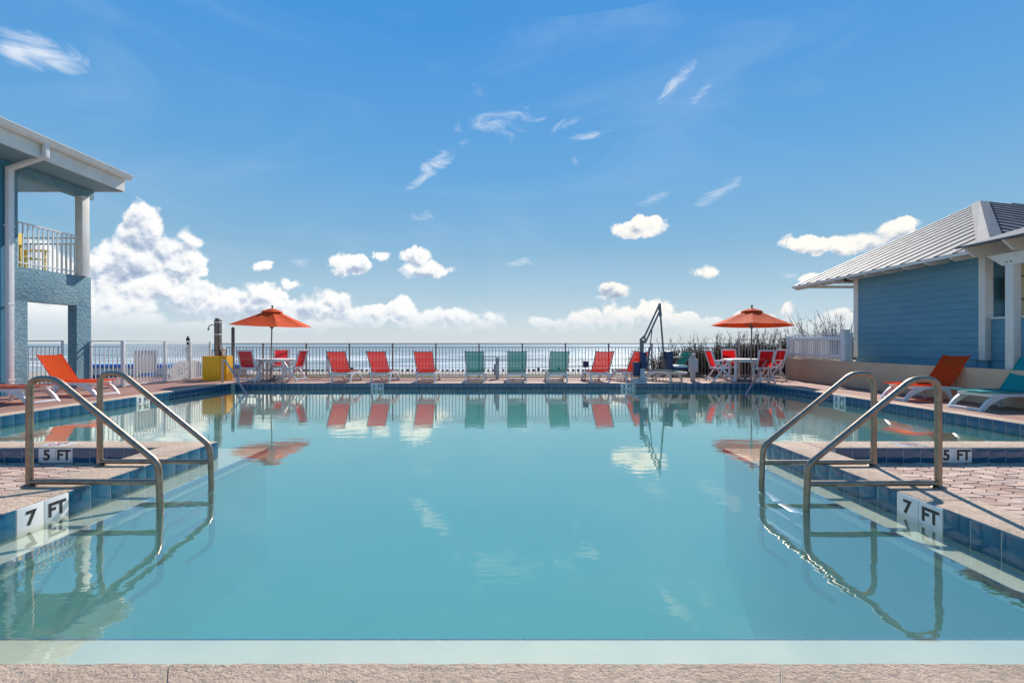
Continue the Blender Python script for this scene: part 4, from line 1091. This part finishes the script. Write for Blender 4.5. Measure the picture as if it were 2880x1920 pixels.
# ---- yellow bin, shower post and other posts
yb = thing('yellow_bin', 'yellow plank bin at the far left corner of the deck', 'bin', (-9.60, 14.98, 0))
m = MB()
oc = [(-.35, -.18), (.22, -.18), (.33, -.04), (.33, .30), (.22, .42), (-.24, .42), (-.35, .30)]
for i in range(len(oc)):
    a, b = Vector((*oc[i], 0)), Vector((*oc[(i+1) % len(oc)], 0)); n = max(1, round((b-a).length/.095)); d = (b-a)
    for k in range(n):
        p0 = a+d*(k/n)+d.normalized()*.002; p1 = a+d*((k+1)/n)-d.normalized()*.002
        m.bar(p0+Vector((0, 0, .39)), p1+Vector((0, 0, .39)), .022, .80, (0, 0, 1), .004)
m.build('planks', M['yellow'], yb)
m = MB(); m.prism([(p[0]*.96, p[1]*.96+.005) for p in oc], 2, .02, .755); m.build('core', M['yellow'], yb, 0)
m = MB(); m.tube(fillet([(-.22, .1, .75), (-.22, .1, .98), (.25, .1, .98), (.25, .1, .75)], .02, 3), .014, 6); m.build('hoop', M['black'], yb)
m = MB(); m.lathe([(.05, .75), (.05, .95), (.03, .97)], 12, (.02, .15, 0)); m.build('dispenser', M['black'], yb)
sp = thing('shower_post', 'weathered timber shower post with pale bands behind the yellow bin', 'shower post', (-10.05, 15.75, 0))
m = MB(); m.box(-.085, .085, -.085, .085, -.1, 2.02, .01); m.box(-.07, .02, -.07, .07, 2.02, 2.08, .02); m.build('timber', M['wood_dark'], sp)
m = MB(); m.box(-.03, .05, -.097, -.085, .6, 1.98); m.build('copper_pipe', M['wood_pole'], sp)
for z in (1.92, 1.5): 
    m = MB(); m.box(-.09, .09, -.10, .09, z, z+.035); m.build('band', M['resin'], sp)
m = MB(); m.tube(fillet([(-.1, 0, 1.83), (-.24, 0, 1.86), (-.31, 0, 1.80), (-.335, 0, 1.70)], .08, 4), .016, 8); m.tube([(-.33, 0, 1.72), (-.335, 0, 1.66)], .03, 8); m.build('shower_head', M['liftgrey'], sp)
m = MB(); m.box(-.13, .14, -.13, .13, .0, 1.08, .01) if False else m.box(.10, .2, -.06, .1, .5, 1.1, .01); m.build('meter_box', M['beigebox'], sp)
m = MB(); m.lathe([(.055, -.3), (.06, 1.75), (.05, 1.82), (.02, 1.84)], 12, (0, 0, 0)); o_ = m.build('timber_post', M['wood_dark'], None); o_.location = (-10.65, 17.6, 0)
tag(o_, 'slim dark round timber post behind the fence, left of the left umbrella', 'post')
m = MB(); m.lathe([(.04, -.3), (.045, 1.25), (.06, 1.30), (.06, 1.40), (.03, 1.43), (.028, 1.47), (.005, 1.49)], 12); o_ = m.build('finial_post', M['black'], None); o_.location = (-11.9, 16.9, 0)
tag(o_, 'thin black post with a knob top behind the white left fence', 'post')
# white perforated plastic panel behind the left fence
pn = thing('plastic_panel', 'white rounded plastic panel with a cluster of dark holes behind the left fence', 'panel', (-11.05, 14.85, 0))
P = [(0, .03), (1.55, .03), (1.55, .38)] + bez((1.55, .38), (1.42, .60), (1.15, .61), 5)[1:] + [(.35, .60)] + bez((.35, .60), (.10, .56), (0, .25), 5)[1:]
m = MB(); m.prism(P, 0, -.02, .02); m.build('panel', M['white_board'], pn, 60)
m = MB(); rnd = random.Random(5)
for cx, cy, a_ in ((.36, .30, .03), (.36, .40, .035), (.45, .26, .03), (.46, .36, .035), (.56, .33, .03), (.57, .42, .03), (.66, .30, .025), (.23, .27, .025), (.75, .34, .02), (.38, .18, .022), (.52, .20, .022), (.78, .47, .015), (.63, .47, .02)):
    m.prism([(cx-a_, cy-a_*.9), (cx+a_*.7, cy-a_), (cx+a_, cy+a_*.8), (cx-a_*.5, cy+a_*1.2)], 0, .0205, .023)
m.build('holes', M['ink'], pn, 0)
# deck posts and boxes
def deck_post(name, label, loc, parts):
    o = thing(name, label, {'bollard': 'post'}.get(name, 'box'), loc)
    for nm, bx, mt in parts:
        m = MB(); m.box(*bx, bev=.012); m.build(nm, M[mt], o)
deck_post('bollard', 'grey square post by the fence between two green loungers', (-.38, 15.55, 0), (('post_body', (-.06, .06, -.05, .05, -.01, .52), 'beigebox'), ('cap', (-.052, .058, -.05, .05, .522, .73), 'boxgrey'), ('side_box', (-.12, -.061, -.03, .03, .12, .50), 'boxgrey')))
deck_post('utility_box', 'pale box on a post at the fence, right of the left patio set', (-6.33, 16.0, 0), (('box_body', (-.06, .05, -.07, .07, .30, .66), 'resin'), ('box_top', (-.07, .01, -.05, .05, .662, .78), 'boxgrey'), ('stem', (-.02, .03, -.03, .03, -.01, .30), 'beigebox')))
deck_post('utility_box', 'tall pinkish plastic box standing right of the green lounger and pool lift', (5.98, 14.75, 0), (('box_body', (-.10, .12, -.12, .12, .28, .70), 'beigebox'), ('box_top', (-.10, .05, -.08, .08, .702, .88), 'beigebox'), ('stem', (-.07, .05, -.07, .07, -.01, .28), 'beigebox')))
deck_post('navy_box', 'small navy box on a thin stand beside the red lounger right of the green ones', (2.60, 15.35, 0), (('box_body', (-.08, .08, -.10, .10, .40, .62), 'navy'), ('stem', (-.02, .02, -.02, .02, -.01, .34), 'liftgrey')))
# no-diving tile set in the coping
def nodive(label, x, y, rz):
    o = thing('safety_tile', label, 'safety marker', (x, y, 0), rz)
    m = MB(); m.box(-.15, .15, -.10, .10, -.004, .004, .001); m.build('marker_tile', M['tile_white'], o)
    m = MB()
    for k in range(24):
        a0, a1 = 2*pi*k/24, 2*pi*(k+1)/24
        m.poly([(.07*cos(a0), .07*sin(a0), .0052), (.085*cos(a0), .085*sin(a0), .0052), (.085*cos(a1), .085*sin(a1), .0052), (.07*cos(a1), .07*sin(a1), .0052)])
    m.poly([(-.055, .048, .0056), (-.045, .056, .0056), (.055, -.048, .0056), (.045, -.056, .0056)]); m.build('red_ring', M['redink'], o, 0)
    m = MB(); m.poly([(-.04, -.03, .0050), (.01, .02, .0050), (.035, .01, .0050), (-.02, -.04, .0050)]); m.build('figure', M['ink'], o, 0)
nodive('white no-diving tile with a red ring on the left coping above the 5 FT marker', -5.36, 5.42, 0)
nodive('white no-diving tile on the right coping above the 5 FT marker', 4.75, 5.40, 0)
